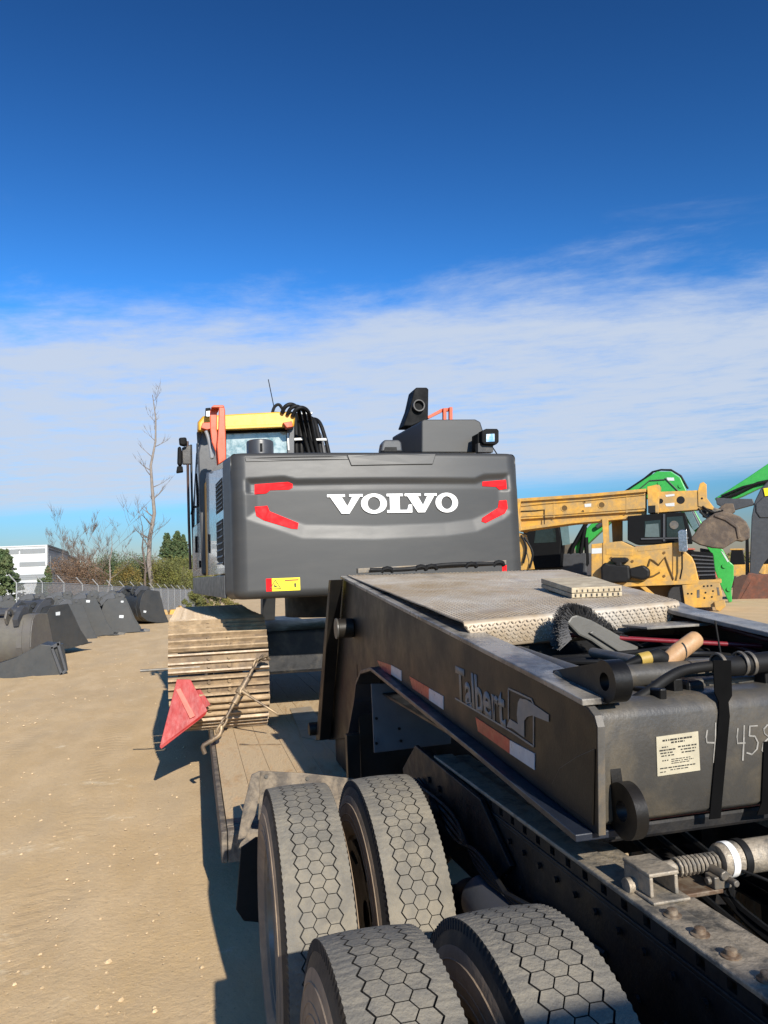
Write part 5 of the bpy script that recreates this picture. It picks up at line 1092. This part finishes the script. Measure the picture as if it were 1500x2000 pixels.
ga = machine('green_excavator', 'bright green excavator parked behind the yellow one with its arm lowered to the dirt', 'excavator', ((22.892,28.849,0),-0.6708))
lp(ga, 'boom', [(-6.93,2.602),(-5.606,3.875),(-4.248,5.041),(-2.994,5.802),(-2.623,6.007),(-2.007,5.952),(-1.633,5.637),(-1.396,4.962),(-1.093,4.01),(-0.503,2.688),(-0.767,2.518),(-1.349,3.378),(-1.927,4.464),(-2.336,4.941),(-3.192,4.793),(-4.663,3.937),(-5.902,2.87),(-6.513,2.264)], -.30, .30, M_green, .04)
tube('boom_hose', [(p[0], -.1, p[1]) for p in [(-4.125,5.176),(-3.134,5.719),(-2.801,6.023),(-2.44,6.086),(-2.002,6.022),(-1.627,5.73),(-1.364,5.123)]], .045, M_rub, ga, n=8)
tube('boom_hose', [(p[0], .12, p[1]) for p in [(-4.217,5.183),(-3.221,5.774),(-2.844,6.051),(-2.483,6.113),(-2.043,6.073),(-1.668,5.78),(-1.403,5.173)]], .04, M_rub, ga, n=8)
lp(ga, 'boom_decal', [(-2.222,5.687),(-1.916,5.661),(-1.903,5.519),(-2.187,5.543)], -.31, -.302, M_bwhite, 0)
lp(ga, 'arm', [(-0.827,2.888),(-0.491,2.87),(-0.112,2.304),(0.102,1.797),(0.275,1.609),(0.235,1.026),(0.102,0.581),(0.106,0.043),(-0.021,-0.022),(-0.16,0.363),(-0.337,0.818),(-0.502,1.458),(-0.523,2.073),(-0.77,2.472)], -.28, .28, M_green, .03)
lp(ga, 'arm_decal', [(-0.197,2.263),(-0.138,2.215),(0.102,1.797),(0.038,1.754)], -.29, -.282, M_bwhite, 0)
gc = lp(ga, 'cab', [(-8.628,4.265),(-7.08,4.265),(-6.895,3.215),(-7.073,1.797),(-8.815,1.763)], -1.4, -.4, M_plast, .05)
lp(ga, 'cab_window', [(-8.055,3.678),(-7.159,3.724),(-7.152,2.982),(-8.193,2.985)], -1.415, -1.402, M_dglass, 0, gc); lp(ga, 'cab_window', [(-6.95,3.959),(-6.559,3.984),(-6.527,2.852),(-6.868,2.82)], -1.42, -1.402, mat('pale_window', (.10,.16,.17), .1, coat=.4), 0, gc)
lp(ga, 'green_hood', [(-7.963,3.522),(-7.168,3.576),(-7.196,3.083),(-7.74,3.062)], .5, 1.3, M_green)
lp(ga, 'body', [(-9.134,2.453),(-5.928,2.433),(-5.992,1.345),(-9.192,1.376)], -.6, 1.4, M_dgrey, .05)
lp(ga, 'boom_foot', [(-7.112,2.832),(-6.522,2.95),(-6.369,1.43),(-7.047,1.404)], -.38, .38, mat('worn_grey_tan', (.10,.085,.065), .6, var=.4, scale=2), .04)
for P in ([(-6.893,1.546),(-6.584,2.708),(-5.843,3.89)], [(-6.414,1.48),(-6.214,2.446),(-5.952,3.652)], [(-6.321,1.429),(-5.956,1.949),(-5.933,3.163)]): tube('hydraulic_cylinder', [(p[0], -.5, p[1]) for p in P], .10, M_plast, ga, n=10)
for P, r_ in (([(-5.431,3.621),(-4.295,4.274),(-3.188,4.864)], .10),([(-1.388,4.425),(-0.966,3.356),(-0.677,2.605)], .09)): tube('boom_cylinder', [(p[0], -.45, p[1]) for p in P], [r_, r_, r_*.5], M_dgrey, ga, n=10)
for P in ([(-2.289,5.67),(-1.781,5.039),(-1.41,4.078),(-0.911,2.892)], [(-3.673,5.069),(-2.961,5.608),(-2.294,5.599)]): tube('steel_pipe', [(p[0], -.33, p[1]) for p in P], .025, M_dgrey, ga, n=6)
for px in [(-2.525,5.453),(-1.658,5.263),(-1.19,3.832),(-0.593,2.601),(-0.097,1.601),(0.02,0.583)]: lcyl(ga, 'pin_boss', px, -.34, -.30, .10, M_green, n=14)
lp(ga, 'undercarriage', [(-9.447,1.384),(-5.285,1.345),(-5.343,0.365),(-9.501,0.382)], -1.3, 1.3, M_plast, .1)
lp(ga, 'side_glass', [(-1.564,4.042),(-1.262,4.045),(-1.008,3.358),(-1.233,3.187)], -.7, -.5, MATS['pale_window'], .01)
lp(ga, 'counterweight', [(-1.069,2.441),(-0.528,2.324),(-0.563,1.165),(-1.03,1.112)], .5, 1.4, mat('navy_grey', (.03,.035,.05), .5), .04)

gb = machine('dark_excavator_arm', 'dark grey excavator arm with green boom and rusty bucket at the yard edge', 'excavator arm', ((25.929,30.7,0),-0.7013))
lp(gb, 'boom', [(-1.589,4.903),(-0.972,5.254),(-0.035,5.82),(0.884,6.399),(2.222,7.114),(2.366,6.204),(0.814,5.4),(-0.321,4.903),(-1.381,4.587)], .6, 1.1, M_green, .04)
tube('boom_hose', [(p[0], .5, p[1]) for p in [(-1.366,4.811),(-0.534,5.069),(0.383,5.487),(1.693,5.663)]], .08, M_rub, gb, n=8)
tube('boom_hose', [(p[0], .45, p[1]) for p in [(-1.264,4.978),(-0.291,5.347),(0.824,5.546)]], .06, M_rub, gb, n=8)
am = lp(gb, 'arm', [(0.005,3.845),(0.187,4.568),(0.492,5.158),(0.868,5.542),(1.481,5.683),(1.224,2.077),(0.565,1.866),(0.375,1.632),(0.078,1.11),(-0.269,1.17),(-0.124,2.627)], -.28, .28, M_dgrey, .04)
lp(gb, 'arm_boss', [(0.222,4.443),(0.55,4.736),(1.199,4.734),(1.127,3.721),(0.351,3.773),(0.197,4.077)], -.33, .33, M_dgrey, .04, am)
lp(gb, 'sticker', [(0.6,5.149),(0.928,5.17),(0.945,4.803),(0.64,4.778)], -.337, -.282, M_yst, 0, am)
lp(gb, 'link', [(-1.498,4.896),(-1.002,4.808),(0.108,4.697),(0.177,4.422),(-0.818,4.197),(-1.039,4.262),(-1.474,4.568)], -.22, .22, M_dgrey, .03)
lp(gb, 'link', [(-0.31,3.128),(-0.178,3.12),(-0.286,0.928),(-0.465,0.884)], -.2, .2, M_plast, .01)
rb = lp(gb, 'rusty_bucket', [(-1.155,-0.075),(-0.7,0.696),(-0.31,1.22),(0.295,1.103),(1.156,1.122),(1.283,-0.073),(-0.007,-0.096)], -.7, .7, M_rust, .04)
lp(gb, 'bucket_side', [(-1.113,-0.125),(-0.95,0.948),(-0.581,1.132),(-0.316,1.123),(-0.57,0.644),(-0.887,-0.08)], -.9, -.72, mat('dark_rust', (.06,.03,.022), .8), .02, rb)
lp(gb, 'bucket_rib', [(-0.75,-0.034),(-0.25,0.805),(-0.144,0.753),(-0.619,-0.061)], -.73, -.702, M_rust, .01, rb)
# far row of yard equipment
def far_machine(nm, label, px_org, col, seed):
    (x, y, z), rz = px_org; rr = random.Random(seed); t = empty(nm, label, 'construction machine', (x, y, z), rz, 'machines parked in the far row')
    prism('body', [(-1.6,.9),(1.5,.9),(1.6,1.7),(.4,1.9),(.3,1.8),(-1.5,1.8)], 'y', -1, 1, col, t, bevel=.06); prism('cab', [(-.9,1.8),(.2,1.8),(.1,2.9),(-.7,2.95)], 'y', -.8, .4, M_plast, t, bevel=.06); prism('cab_roof', [(-.8,2.94),(.2,2.9),(.2,3.02),(-.8,3.05)], 'y', -.85, .45, col, t, bevel=.03)
    for x_ in (-1.1, 1.0): cyl('wheel', (x_, -.8, .6), (0,1,0), .6, .4, M_tyre, t, bevel=.05); cyl('wheel', (x_, .8, .6), (0,1,0), .6, .4, M_tyre, t, bevel=.05)
    prism('loader_arm', [(.9,1.5),(2.2,.7),(2.9,.5),(3.0,.3),(2.2,.45),(1.2,1.1)], 'y', -.9, -.6, col, t, bevel=.02); prism('loader_bucket', [(2.6,.1),(3.4,.1),(3.2,.3),(2.95,.9),(2.7,.9)], 'y', -1.1, 1.1, M_rust, t, bevel=.02)
    return t
REDM = mat('faded_red_paint', (.38,.10,.06), .5)
for nm, lab, xy, c in (('wheel_loader','small faded red loader seen through the gap beside the yellow cab post',(34.5,47,0),REDM), ('wheel_loader','yellow loader in the far row left of the dark excavator arm',(41.5,50.5,0),M_yel2), ('wheel_loader','yellow loader in the far row behind the dark excavator arm',(46.5,53.5,0),M_yel2), ('wheel_loader','faded red loader far behind the black cab',(28.5,43,0),REDM)):
    far_machine(nm, lab, (xy if False else (xy[0], xy[1], gz(xy[0], xy[1])), -.7), c, int(xy[0]*7))

# ------------------------------------------------------------------ digging buckets on the left
def bucket_parts(root, w, mt, lugs=True, teeth=True):
    prof_o = [(1.08,.02),(.66,.0),(.32,.04),(.10,.17),(.0,.42),(.02,.70),(.08,.90),(.18,1.0),(.34,1.02)]      # outside of the shell, from lip round the heel to the top
    prof_i = [(p[0]+(.03 if p[0] < .3 else 0), p[1]+(.03 if p[1] < .4 else -.03)) for p in prof_o]
    m = MB(); lo = [[(o_[0],-w/2,o_[1]),(o_[0],w/2,o_[1]),(i_[0],w/2,i_[1]),(i_[0],-w/2,i_[1])] for o_, i_ in zip(prof_o, prof_i)]
    sh = m.loft(lo).build('shell', mt, root, smooth=40)
    side = prof_o+[(.66,1.0),(.78,.72),(.92,.36),(1.10,.06)]
    for s in (-1, 1): prism('side_plate', side, 'y', s*w/2-.015, s*w/2+.015, mt, root, bevel=.006)
    prism('lip', [(.93,.0),(1.22,-.005),(1.22,.015),(.93,.045)], 'y', -w/2, w/2, mt, root, bevel=.004)
    if lugs:
        for s in (-.16, .16): prism('hinge_lug', [(.02,.84),(.20,1.005),(.62,.99),(.66,1.07),(.58,1.16),(.44,1.17),(.34,1.08),(.22,1.09),(.12,1.15),(.0,1.10),(-.06,.96)], 'y', s*w-.02, s*w+.02, mt, root, bevel=.008)
        cyl('hinge_pin', (.51,0,1.10), (0,1,0), .035, .40*w, M_dgrey, root, n=16); cyl('hinge_pin', (.06,0,1.05), (0,1,0), .035, .40*w, M_dgrey, root, n=16)
        prism('cross_tube', arc((.30,1.06), .085, 0, 330, 11), 'y', -.30*w, .30*w, M_dgrey, root)
        for s in (-.30, .30): prism('gusset', [(.0,.80),(.16,1.0),(.40,1.02),(.36,1.14),(.22,1.17),(.08,1.08),(-.05,.94)], 'y', s*w-.05, s*w+.05, M_dgrey, root, bevel=.008)
    if teeth:
        for k in range(5): prism('tooth', [(1.18,-.01),(1.36,.0),(1.36,.01),(1.18,.05)], 'y', -w/2+w*(k+.5)/5-.035, -w/2+w*(k+.5)/5+.035, M_steel, root, bevel=.006)
    for s in (-.34, .34): prism('wear_strip', [(p[0]-.012, p[1]-.006) for p in prof_o[1:7]]+[(p[0]-.002, p[1]+.004) for p in reversed(prof_o[1:7])], 'y', s*w-.05, s*w+.05, mt, root)
def place_bucket(label, pxy, rz, sc, w, mt, lugs=True, teeth=False, tilt=0.0, z=0.0, tags=()):
    t = empty('digging_bucket', label, 'bucket', (pxy[0], pxy[1], gz(pxy[0], pxy[1])+z), rz, 'digging buckets stored along the fence'); bucket_parts(t, w, mt, lugs, teeth)
    for (tx, tz, ts) in tags: prism('paper_tag', [(tx,tz),(tx+.09*ts,tz-.01),(tx+.10*ts,tz+.055*ts),(tx+.005,tz+.06*ts)], 'y', -w/2-.019, -w/2-.0155, M_bwhite, t)
    t.scale = (sc, sc, sc); t.rotation_euler = (0, tilt, rz); return t
def bpos(px, dpt): p = ff_*dpt+Vector((cos(YAW),-sin(YAW),0))*((px-750)/1480*dpt); return (p.x, p.y)
ff_ = Vector((sin(YAW), cos(YAW), 0))
spec = [
 ('tan scuffed bucket at the left frame edge, nearest of the row', bpos(-12,17.2), 1.30, 1.22, 1.3, M_bucket2, True, False, 0, 0),
 ('grey bucket with a white tag, turned half away beside the tan one', bpos(52,20.6), .85, 1.22, 1.25, M_bucket, True, False, -.12, .05, ((.30,.80,1.2),)),
 ('smooth dark bucket with a plain flat side, right of the half turned one', bpos(74,27.5), .15, 1.28, 1.2, M_bucket, True, False, 0, 0),
 ('large dark bucket with a long pointed lip, in the middle of the row', bpos(140,27.9), .02, 1.33, 1.3, M_bucket, True, True, 0, 0, ((.40,.92,1.0),)),
 ('dark bucket with two white paper tags, its lip pointing at the open dirt', bpos(196,29.0), .05, 1.27, 1.2, M_bucket, True, True, 0, 0, ((.50,.45,1.3),(.55,.90,.8))),
 ('round backed bucket at the far end of the row by the yellow attachments', bpos(240,34.6), .62, 1.42, 1.5, M_bucket, True, True, .12, .12, ((.15,.30,1.0),)),
 ('dark bucket second from the far end, half hidden by the round backed one', bpos(212,36.5), .5, 1.32, 1.3, M_bucket, True, False, 0, 0),
 ('dark bucket in the back row behind the long lipped one', bpos(150,35.0), .1, 1.36, 1.4, M_bucket, True, False, 0, 0),
 ('dark bucket in the back row behind the flat sided one', bpos(96,33.5), .1, 1.36, 1.4, M_bucket, True, False, 0, 0),
 ('dark bucket in the back row behind the half turned one', bpos(38,30.0), .1, 1.36, 1.5, M_bucket, True, False, 0, 0),
 ('dark bucket wedged between the half turned one and the long lipped one', bpos(104,26.4), .25, 1.18, 1.1, M_bucket, True, True, .05, .02),
 ('small dark bucket filling the gap behind the two tagged ones', bpos(182,31.5), .15, 1.32, 1.3, M_bucket, True, False, 0, 0),
 ('dark bucket in the back row at the left frame edge', bpos(-28,27.5), .2, 1.36, 1.5, M_bucket, True, False, 0, 0),
]
for s in spec: place_bucket(*s)
# forked quick-hitch plate lying in front
sk = [(-4.107,17.061),(-2.655,16.895),(-2.715,18.216),(-4.255,23.78)]
kt = empty('bucket_side_cutter', 'dark wedge shaped bucket lying face down with a steel edge frame', 'bucket', (sk[1][0], sk[1][1], 0), 0, None)
pA = [(-4.597,-0.021),(-2.71,-0.048),(-2.809,0.581),(-3.131,0.644),(-3.628,0.387),(-4.598,0.104)]
o = prism('wedge_plate', pA, 'y', 17.45, 18.3, M_bucket, kt, bevel=.01); o.location = -Vector(kt.location)
for poly in ([(-2.927,0.574),(-2.876,0.592),(-2.677,0.002),(-2.728,-0.027)], [(-2.806,0.652),(-2.755,0.671),(-2.606,0.104),(-2.647,0.074)], [(-2.927,0.595),(-2.735,0.691),(-2.725,0.615),(-2.907,0.53)], [(-2.758,-0.003),(-2.616,0.115),(-2.596,0.06),(-2.728,-0.059)]):
    q = prism('edge_bar', poly, 'y', 17.36, 17.449, M_dgrey, kt, bevel=.006); q.location = -Vector(kt.location)

# ------------------------------------------------------------------ chain link fence
fn = empty('chain_link_fence', 'galvanised chain link fence with angled barbed wire arms behind the buckets', 'fence', (-14, 38, 0))
F0 = Vector((-10.2, 39.2)); 
fpx = [(-9.016,65.826),(-0.225,76.222)]
fposts = []
for i in range(-3, 17):
    dpt = 41+3.03*i; px_i = 600-(1/(.00223+.000165*i))
    fposts.append((dpt, px_i))
fr_, fu_, ff_ = r, Vector((0,0,1)), Vector((sin(YAW), cos(YAW), 0))
fpos = []
for dpt, px_i in fposts:
    xx = (px_i-750)/1480*dpt; p = ff_*dpt+Vector((cos(YAW),-sin(YAW),0))*(xx+dpt*.004); fpos.append(Vector((p.x, p.y, gz(p.x, p.y)-.05*max(0,(dpt-45)/35))))
FH = 2.05
fdir = (fpos[-1]-fpos[0]).normalized(); fside = Vector((-fdir.y, fdir.x, 0))
for i, p in enumerate(fpos):
    po = MB().tube([p, p+Vector((0,0,FH))], .030 if i < len(fpos)-1 else .045, 8).build('post', M_galv, None, smooth=35); po.parent = fn; po.location = -Vector(fn.location)
    if i < len(fpos)-2: MB().tube([p+Vector((0,0,FH-.02)), p+fside*.32+Vector((0,0,FH+.36))], .026, 6).build('barb_arm', M_galv, po, smooth=35)
rl_ = hold(fn, MB().tube([p+Vector((0,0,FH-.03)) for p in fpos], .022, 6).build('top_rail', M_galv, smooth=35))
for k in range(3): hold(fn, MB().tube([p+fside*(.10+.1*k)+Vector((0,0,FH+.09+.12*k)) for p in fpos[:-2]], .006, 4).build('barbed_wire', M_galv))
m = MB(); st = .075
for p, q in zip(fpos, fpos[1:]):
    Ls = (q-p).length; H_ = FH-.05; n_ = int(Ls/st); d = (q-p)/Ls
    for k in range(-int(H_/st), n_):
        for sg in (0, 1):
            s0, s1 = k*st, k*st+H_; z0, z1 = 0, H_
            if s0 < 0: z0 = -s0; s0 = 0
            if s1 > Ls: z1 = H_-(s1-Ls); s1 = Ls
            if sg: s0, s1 = Ls-s0, Ls-s1
            a = p+d*s0+Vector((0,0,.02+z0)); b_ = p+d*s1+Vector((0,0,.02+z1)); w_ = Vector((0,0,.0058)); v_ = fside*.005
            i0 = m.vs([a+w_, a-w_+v_, a-w_-v_, b_+w_, b_-w_+v_, b_-w_-v_])
            m.quad(i0[0],i0[1],i0[4],i0[3]); m.quad(i0[1],i0[2],i0[5],i0[4]); m.quad(i0[2],i0[0],i0[3],i0[5])
o = hold(fn, m.build('wire_mesh', M_mesh)); o['kind'] = 'stuff'
# yellow attachments by the fence
for k, (x, y, s, lab) in enumerate(((-2.7,55,1.0,'low yellow attachment lying by the fence, the left one'),(-.9,56,.8,'low yellow attachment lying by the far fence corner, the right one'))):
    t = empty('yellow_attachment', lab, 'attachment', (x, y, gz(x, y)), .2, 'yellow attachments lying by the fence'); prism('frame', [(-1.0*s,0),(1.0*s,0),(.9*s,.35*s),(.2*s,.45*s),(.0,.75*s),(-.2*s,.45*s),(-.9*s,.4*s)], 'y', -.4, .4, M_yel2, t, bevel=.03); cyl('pivot', (0,-.45,.45*s), (0,1,0), .15*s, .1, M_steel, t)

# ------------------------------------------------------------------ warehouse
D = 118.0
def fp(px, dpt): xx = (px-750)/1480*dpt; return ff_*dpt+Vector((cos(YAW),-sin(YAW),0))*(xx)
wa, wb = fp(-330, 118), fp(90, 118); ws = fp(162, 178)
wz = gz(wa.x, wa.y)
whs = empty('warehouse', 'white warehouse with grey horizontal bands behind the fence', 'building', (wb.x, wb.y, wz))
def wallslab(nm, a, b_, z0, z1, out, mt, parent, th=.3):
    d = (b_-a).normalized(); n_ = Vector((d.y,-d.x,0)); a2, b2 = a+n_*out, b_+n_*out
    m = MB(); m.loft([[(*(a2-n_*th).xy,z0),(*a2.xy,z0),(*a2.xy,z1),(*(a2-n_*th).xy,z1)],[(*(b2-n_*th).xy,z0),(*b2.xy,z0),(*b2.xy,z1),(*(b2-n_*th).xy,z1)]]); o = m.build(nm, mt); o.parent = parent
    if parent == whs: o.location = -Vector(whs.location)
    return o
TOPZ = 8.05
fw_ = wallslab('front_wall', wa, wb, wz, TOPZ, 0, M_bwhite, whs)
sw_ = wallslab('side_wall', wb, wb.lerp(ws,.45), wz, TOPZ-.1, 0, M_bside, whs); sw2 = wallslab('side_wall', wb.lerp(ws,.46), ws, wz, TOPZ-.2, -1.0, M_bgrey, whs)
dd_ = (wb-wa).normalized(); b_seam = wb-dd_*4.35
wallslab('grey_band', wa, b_seam-dd_*.12, 6.95, 7.65, .06, M_bgrey, fw_); wallslab('grey_band', b_seam+dd_*.12, wb-dd_*.35, 6.95, 7.65, .06, M_bgrey, fw_)
wallslab('grey_band', b_seam+dd_*.0, wb-dd_*.35, 4.95, 5.65, .06, M_bgrey, fw_); wallslab('grey_band', b_seam+dd_*.0, wb-dd_*.35, 2.9, 3.7, .06, M_bgrey, fw_)
wallslab('corner_trim', wb-dd_*.30, wb, wz, TOPZ+.08, .10, M_bwhite, fw_); wallslab('parapet_cap', wa, wb, TOPZ+.002, TOPZ+.18, .12, M_bwhite, fw_)
sd_ = (ws-wb).normalized(); wallslab('side_panel', wb+sd_*3, wb+sd_*22, 2.0, 6.6, .05, M_bgrey, sw_); wallslab('roof_edge', wb, wb.lerp(ws,.45), TOPZ-.098, TOPZ+.2, .12, M_dgrey, sw_)
m = MB(); m.loft([[(*p.xy, z) for p in (wa, wb, ws, ws+(wa-wb))] for z in (TOPZ-.6, TOPZ-.35)]); q = m.build('roof', M_bgrey, whs); q.location = -Vector(whs.location)

# ------------------------------------------------------------------ trees and shrubs
def branch(m, p, d, L_, rad, depth, spread=.6, up=.25, kids=4, tips=None):
    n = 5; P = [p]; R_ = [rad]; q = p.copy(); dd = d.copy()
    for i in range(n):
        dd = (dd+Vector((random.uniform(-1,1), random.uniform(-1,1), random.uniform(-.5,1)*.6))*.14+Vector((0,0,up*.1))).normalized(); q = q+dd*(L_/n); P.append(q.copy()); R_.append(rad*(1-.75*(i+1)/n))
    m.tube(P, R_, 5 if rad > .03 else 3, False)
    if depth <= 0:
        if tips is not None: tips.append(q)
        return
    for k in range(kids):
        t = random.uniform(.35, 1.0); i = min(int(t*n), n-1); s = P[i].lerp(P[i+1], t*n-i); dr = P[i+1]-P[i]; az = random.uniform(0, 2*pi)
        nd2 = (dr.normalized()+Vector((cos(az), sin(az), random.uniform(-.1,.6)))*spread).normalized(); branch(m, s, nd2, L_*random.uniform(.45,.72), max(.016, R_[i]*.6), depth-1, spread, up, kids, tips)
def bare_tree(label, base, h, rad, lean=(0,0), depth=3, kids=4, first=.35, spread=.6, mt=None, nb=9, blen=.22, group='bare trees beyond the fence'):
    t = empty('bare_tree', label, 'tree', base, 0, group); m = MB(); P = []; R_ = []; n = 9; cx = cy_ = 0
    for i in range(n+1):
        s = i/n; P.append(Vector((lean[0]*s+.012*h*sin(i*1.9), lean[1]*s+.01*h*sin(i*2.3+1), h*s))); R_.append(max(.02, rad*(1-.88*s)))
    m.tube(P, R_, 8, False); m.build('trunk', mt or M_bark, t, smooth=60)
    m = MB()
    for k in range(nb):
        s = first+(1-first)*(k+random.random()*.6)/nb; i = min(int(s*n), n-1); p = P[i].lerp(P[i+1], s*n-i); az = random.uniform(0, 2*pi)
        d = Vector((cos(az), sin(az), random.uniform(.3,1.1))).normalized(); branch(m, p, d, h*blen*random.uniform(.6,1.1), R_[i]*.42, depth-1, spread, .5, kids)
    m.build('branches', M_twig, t, smooth=60); return t
def leaf_cloud(m, c, rad, n, s, squash=1.0, hollow=.35):
    for i in range(n):
        while True:
            v = Vector((random.uniform(-1,1), random.uniform(-1,1), random.uniform(-1,1)))
            if hollow < v.length < 1: break
        p = c+Vector((v.x*rad, v.y*rad, v.z*rad*squash)); a = Vector((random.gauss(0,1), random.gauss(0,1), random.gauss(0,1))).normalized(); b_ = a.orthogonal().normalized(); c_ = a.cross(b_); ss = s*random.uniform(.6,1.3)
        k = m.vs([p+b_*ss, p+c_*ss*.6, p-b_*ss, p-c_*ss*.6+a*ss*.3]); m.quad(*k)
def shrub(name, label, base, h, w, mt, clumps=16, leaves=90, ls=.12, group=None, cat='shrub', trunk=True, sq=.9):
    t = empty(name, label, cat, base, random.uniform(0,6), group); m = MB()
    for k in range(clumps):
        a = random.uniform(0, 2*pi); q = sqrt(random.random()); z = h*(.15+.75*random.random()); rr = w*.5*q*(1-.45*max(0, z/h-.4)); leaf_cloud(m, Vector((cos(a)*rr, sin(a)*rr, z)), h*random.uniform(.13,.24), leaves, ls, sq)
    m.build('crown', mt, t)
    if trunk:
        m = MB()
        for k in range(5): a = random.uniform(0, 6.28); m.tube([(0,0,0),(cos(a)*w*.15, sin(a)*w*.15, h*.5),(cos(a)*w*.28, sin(a)*w*.28, h*.85)], [.07,.05,.02], 5, False)
        m.build('trunk', M_bark2, t)
    return t
def pine(name, label, base, h, w, mt, group=None, start=.0, dens=1.0, ls=.22):
    t = empty(name, label, 'tree', base, random.uniform(0,6), group); MB().tube([(0,0,0),(.03*h*.1,0,h*.5),(0,0,h)], [h*.018,h*.012,.02], 7, False).build('trunk', M_bark2, t, smooth=60); m = MB(); L_ = int(14*dens)
    for k in range(L_):
        s = start+(1-start)*k/L_; z = h*s+.1; rr = w*.5*(1-(k/L_))**.8+.12
        for j in range(9):
            a = random.uniform(0, 6.28); tip = Vector((cos(a)*rr*random.uniform(.7,1.1), sin(a)*rr*random.uniform(.7,1.1), z+random.uniform(-.05,.10)*h)); 
            for e in range(4): leaf_cloud(m, Vector((0,0,z)).lerp(tip, .35+.2*e), .075*h**.7*(1.1-.18*e), int(20*dens), ls, .7, 0)
    m.build('crown', mt, t); return t
def gb_(px, dpt): p = fp(px, dpt); return Vector((p.x, p.y, gz(p.x, p.y)))
random.seed(21)
bare_tree('tallest bare tree, pale trunk rising far above all the others left of the excavator', gb_(287,78), 22.5, .30, (.9,0), 3, 3, .28, .45, None, 16, .10)
bare_tree('bare dark tree standing just left of the tallest trunk', gb_(284,76), 9.5, .17, (-.5,0), 3, 4, .35, .6, M_bark2, 10, .22)
bare_tree('wide branched bare tree midway between warehouse and tallest tree', gb_(206,74), 7.6, .14, (.5,0), 3, 4, .4, .9, None, 8, .42)
bare_tree('dense twiggy bare tree above the brown oak', gb_(165,80), 6.9, .11, (.1,0), 4, 5, .25, .5, None, 9, .34)
bare_tree('slim bare tree right beside the brown oak', gb_(186,77), 6.6, .10, (-.1,0), 3, 4, .25, .5, None, 10, .34)
bare_tree('thin bare tree rising over the warehouse side roof', gb_(118,130), 11.5, .14, (.2,0), 4, 4, .35, .5, None, 9, .30)
bare_tree('thin bare saplings behind the fence left of the green pines', gb_(228,84), 6.2, .10, (.1,0), 3, 4, .25, .5, None, 10, .30)
pine('pine_tree', 'bushy green pine at the left frame edge in front of the warehouse', gb_(6,46), 4.3, 3.0, M_pine, 'pines', .0, 1.3, .07)
pine('pine_tree', 'small young pine against the warehouse corner post', gb_(77,60), 3.0, 1.6, M_pine, 'pines', .0, 1.0, .06)
pine('pine_tree', 'thin dark pine in front of the grey warehouse side', gb_(91,86), 5.0, 1.1, M_pine, 'pines', .05, .8, .16)
pine('pine_tree', 'tall far pine with a bare lower trunk, left of the pair by the mirror', gb_(324,150), 11.8, 3.2, M_pine, 'pines', .62, 1.0, .16)
pine('pine_tree', 'tall far pine with a bare lower trunk, right beside the hand rail', gb_(343,150), 12.3, 4.0, M_pine, 'pines', .50, 1.2, .16)
pine('pine_tree', 'far pine top partly behind the excavator hand rail', gb_(356,152), 11.5, 3.2, M_pine, 'pines', .50, 1.0, .16)
shrub('oak_tree', 'low oak still holding brown leaves right of the warehouse', gb_(148,68), 5.5, 4.4, M_oak, 46, 330, .06, None, 'tree')
shrub('thorn_bush', 'brown oak scrub hugging the fence left of the bare trees', gb_(140,62), 2.7, 4.5, M_oak, 30, 220, .06, 'shrubs beyond the fence')
spec2 = [('dark green cedar bush right of the bare trees', 210, 80, 6.3, 2.8, M_pine), ('golden green bush in the middle of the hedge', 243, 76, 4.9, 2.8, mat('golden_leaves', (.20,.13,.025), .8, var=.4, scale=.9, dust=(.10,.10,.03), damt=.4, dscale=.7, bump=0)), ('dark cedar at the foot of the tallest tree', 266, 82, 6.0, 2.8, M_pine), ('green brown bush right of the tallest trunk', 292, 80, 5.6, 3.2, M_olive), ('yellow green bush beside the excavator, right end of the hedge', 345, 78, 5.2, 4.6, mat('yellow_green_leaves', (.17,.165,.03), .8, var=.4, scale=.9, dust=(.09,.10,.03), damt=.4, dscale=.7, bump=0)), ('russet bush left of the yellow green one', 315, 79, 5.2, 3.0, mat('russet_leaves', (.16,.085,.03), .85, var=.4, scale=.9, dust=(.11,.11,.03), damt=.45, dscale=.7, bump=0)), ('low olive bush behind the fence by the oak', 95, 58, 1.4, 2.4, M_olive), ('broad green bush filling the hedge behind the slim bare tree', 188, 86, 5.6, 4.0, M_olive), ('dark green bush between the golden one and the tallest trunk', 228, 88, 5.4, 3.6, M_pine), ('tall yellow green bush behind the hedge, under the far pines', 362, 92, 6.0, 4.5, MATS['yellow_green_leaves'] if 'yellow_green_leaves' in MATS else M_olive)]
for lab, px, dp, h, w, mt in spec2: shrub('shrub', lab, gb_(px, dp), h, w, mt, 44, 260, .065, 'shrubs beyond the fence')
shrub('shrub', 'low olive scrub seen under the counterweight corner', gb_(415,62), 1.7, 5.5, M_olive, 40, 240, .06, 'shrubs beyond the fence')
shrub('shrub', 'low scrub just right of the fence end', gb_(392,70), 1.9, 3.0, MATS['yellow_green_leaves'], 26, 220, .06, 'shrubs beyond the fence')
# far wood closing the horizon
m = MB()
for i in range(420):
    a = radians(-75+150*i/420+random.uniform(-.2,.2)); dd = random.uniform(420,520); c = Vector((sin(a)*dd, cos(a)*dd, -1.15)); leaf_cloud(m, c+Vector((0,0,3.5)), random.uniform(4,6), 34, 1.3, .8, 0)
tag(m.build('far_wood', M_olive), kind='stuff')
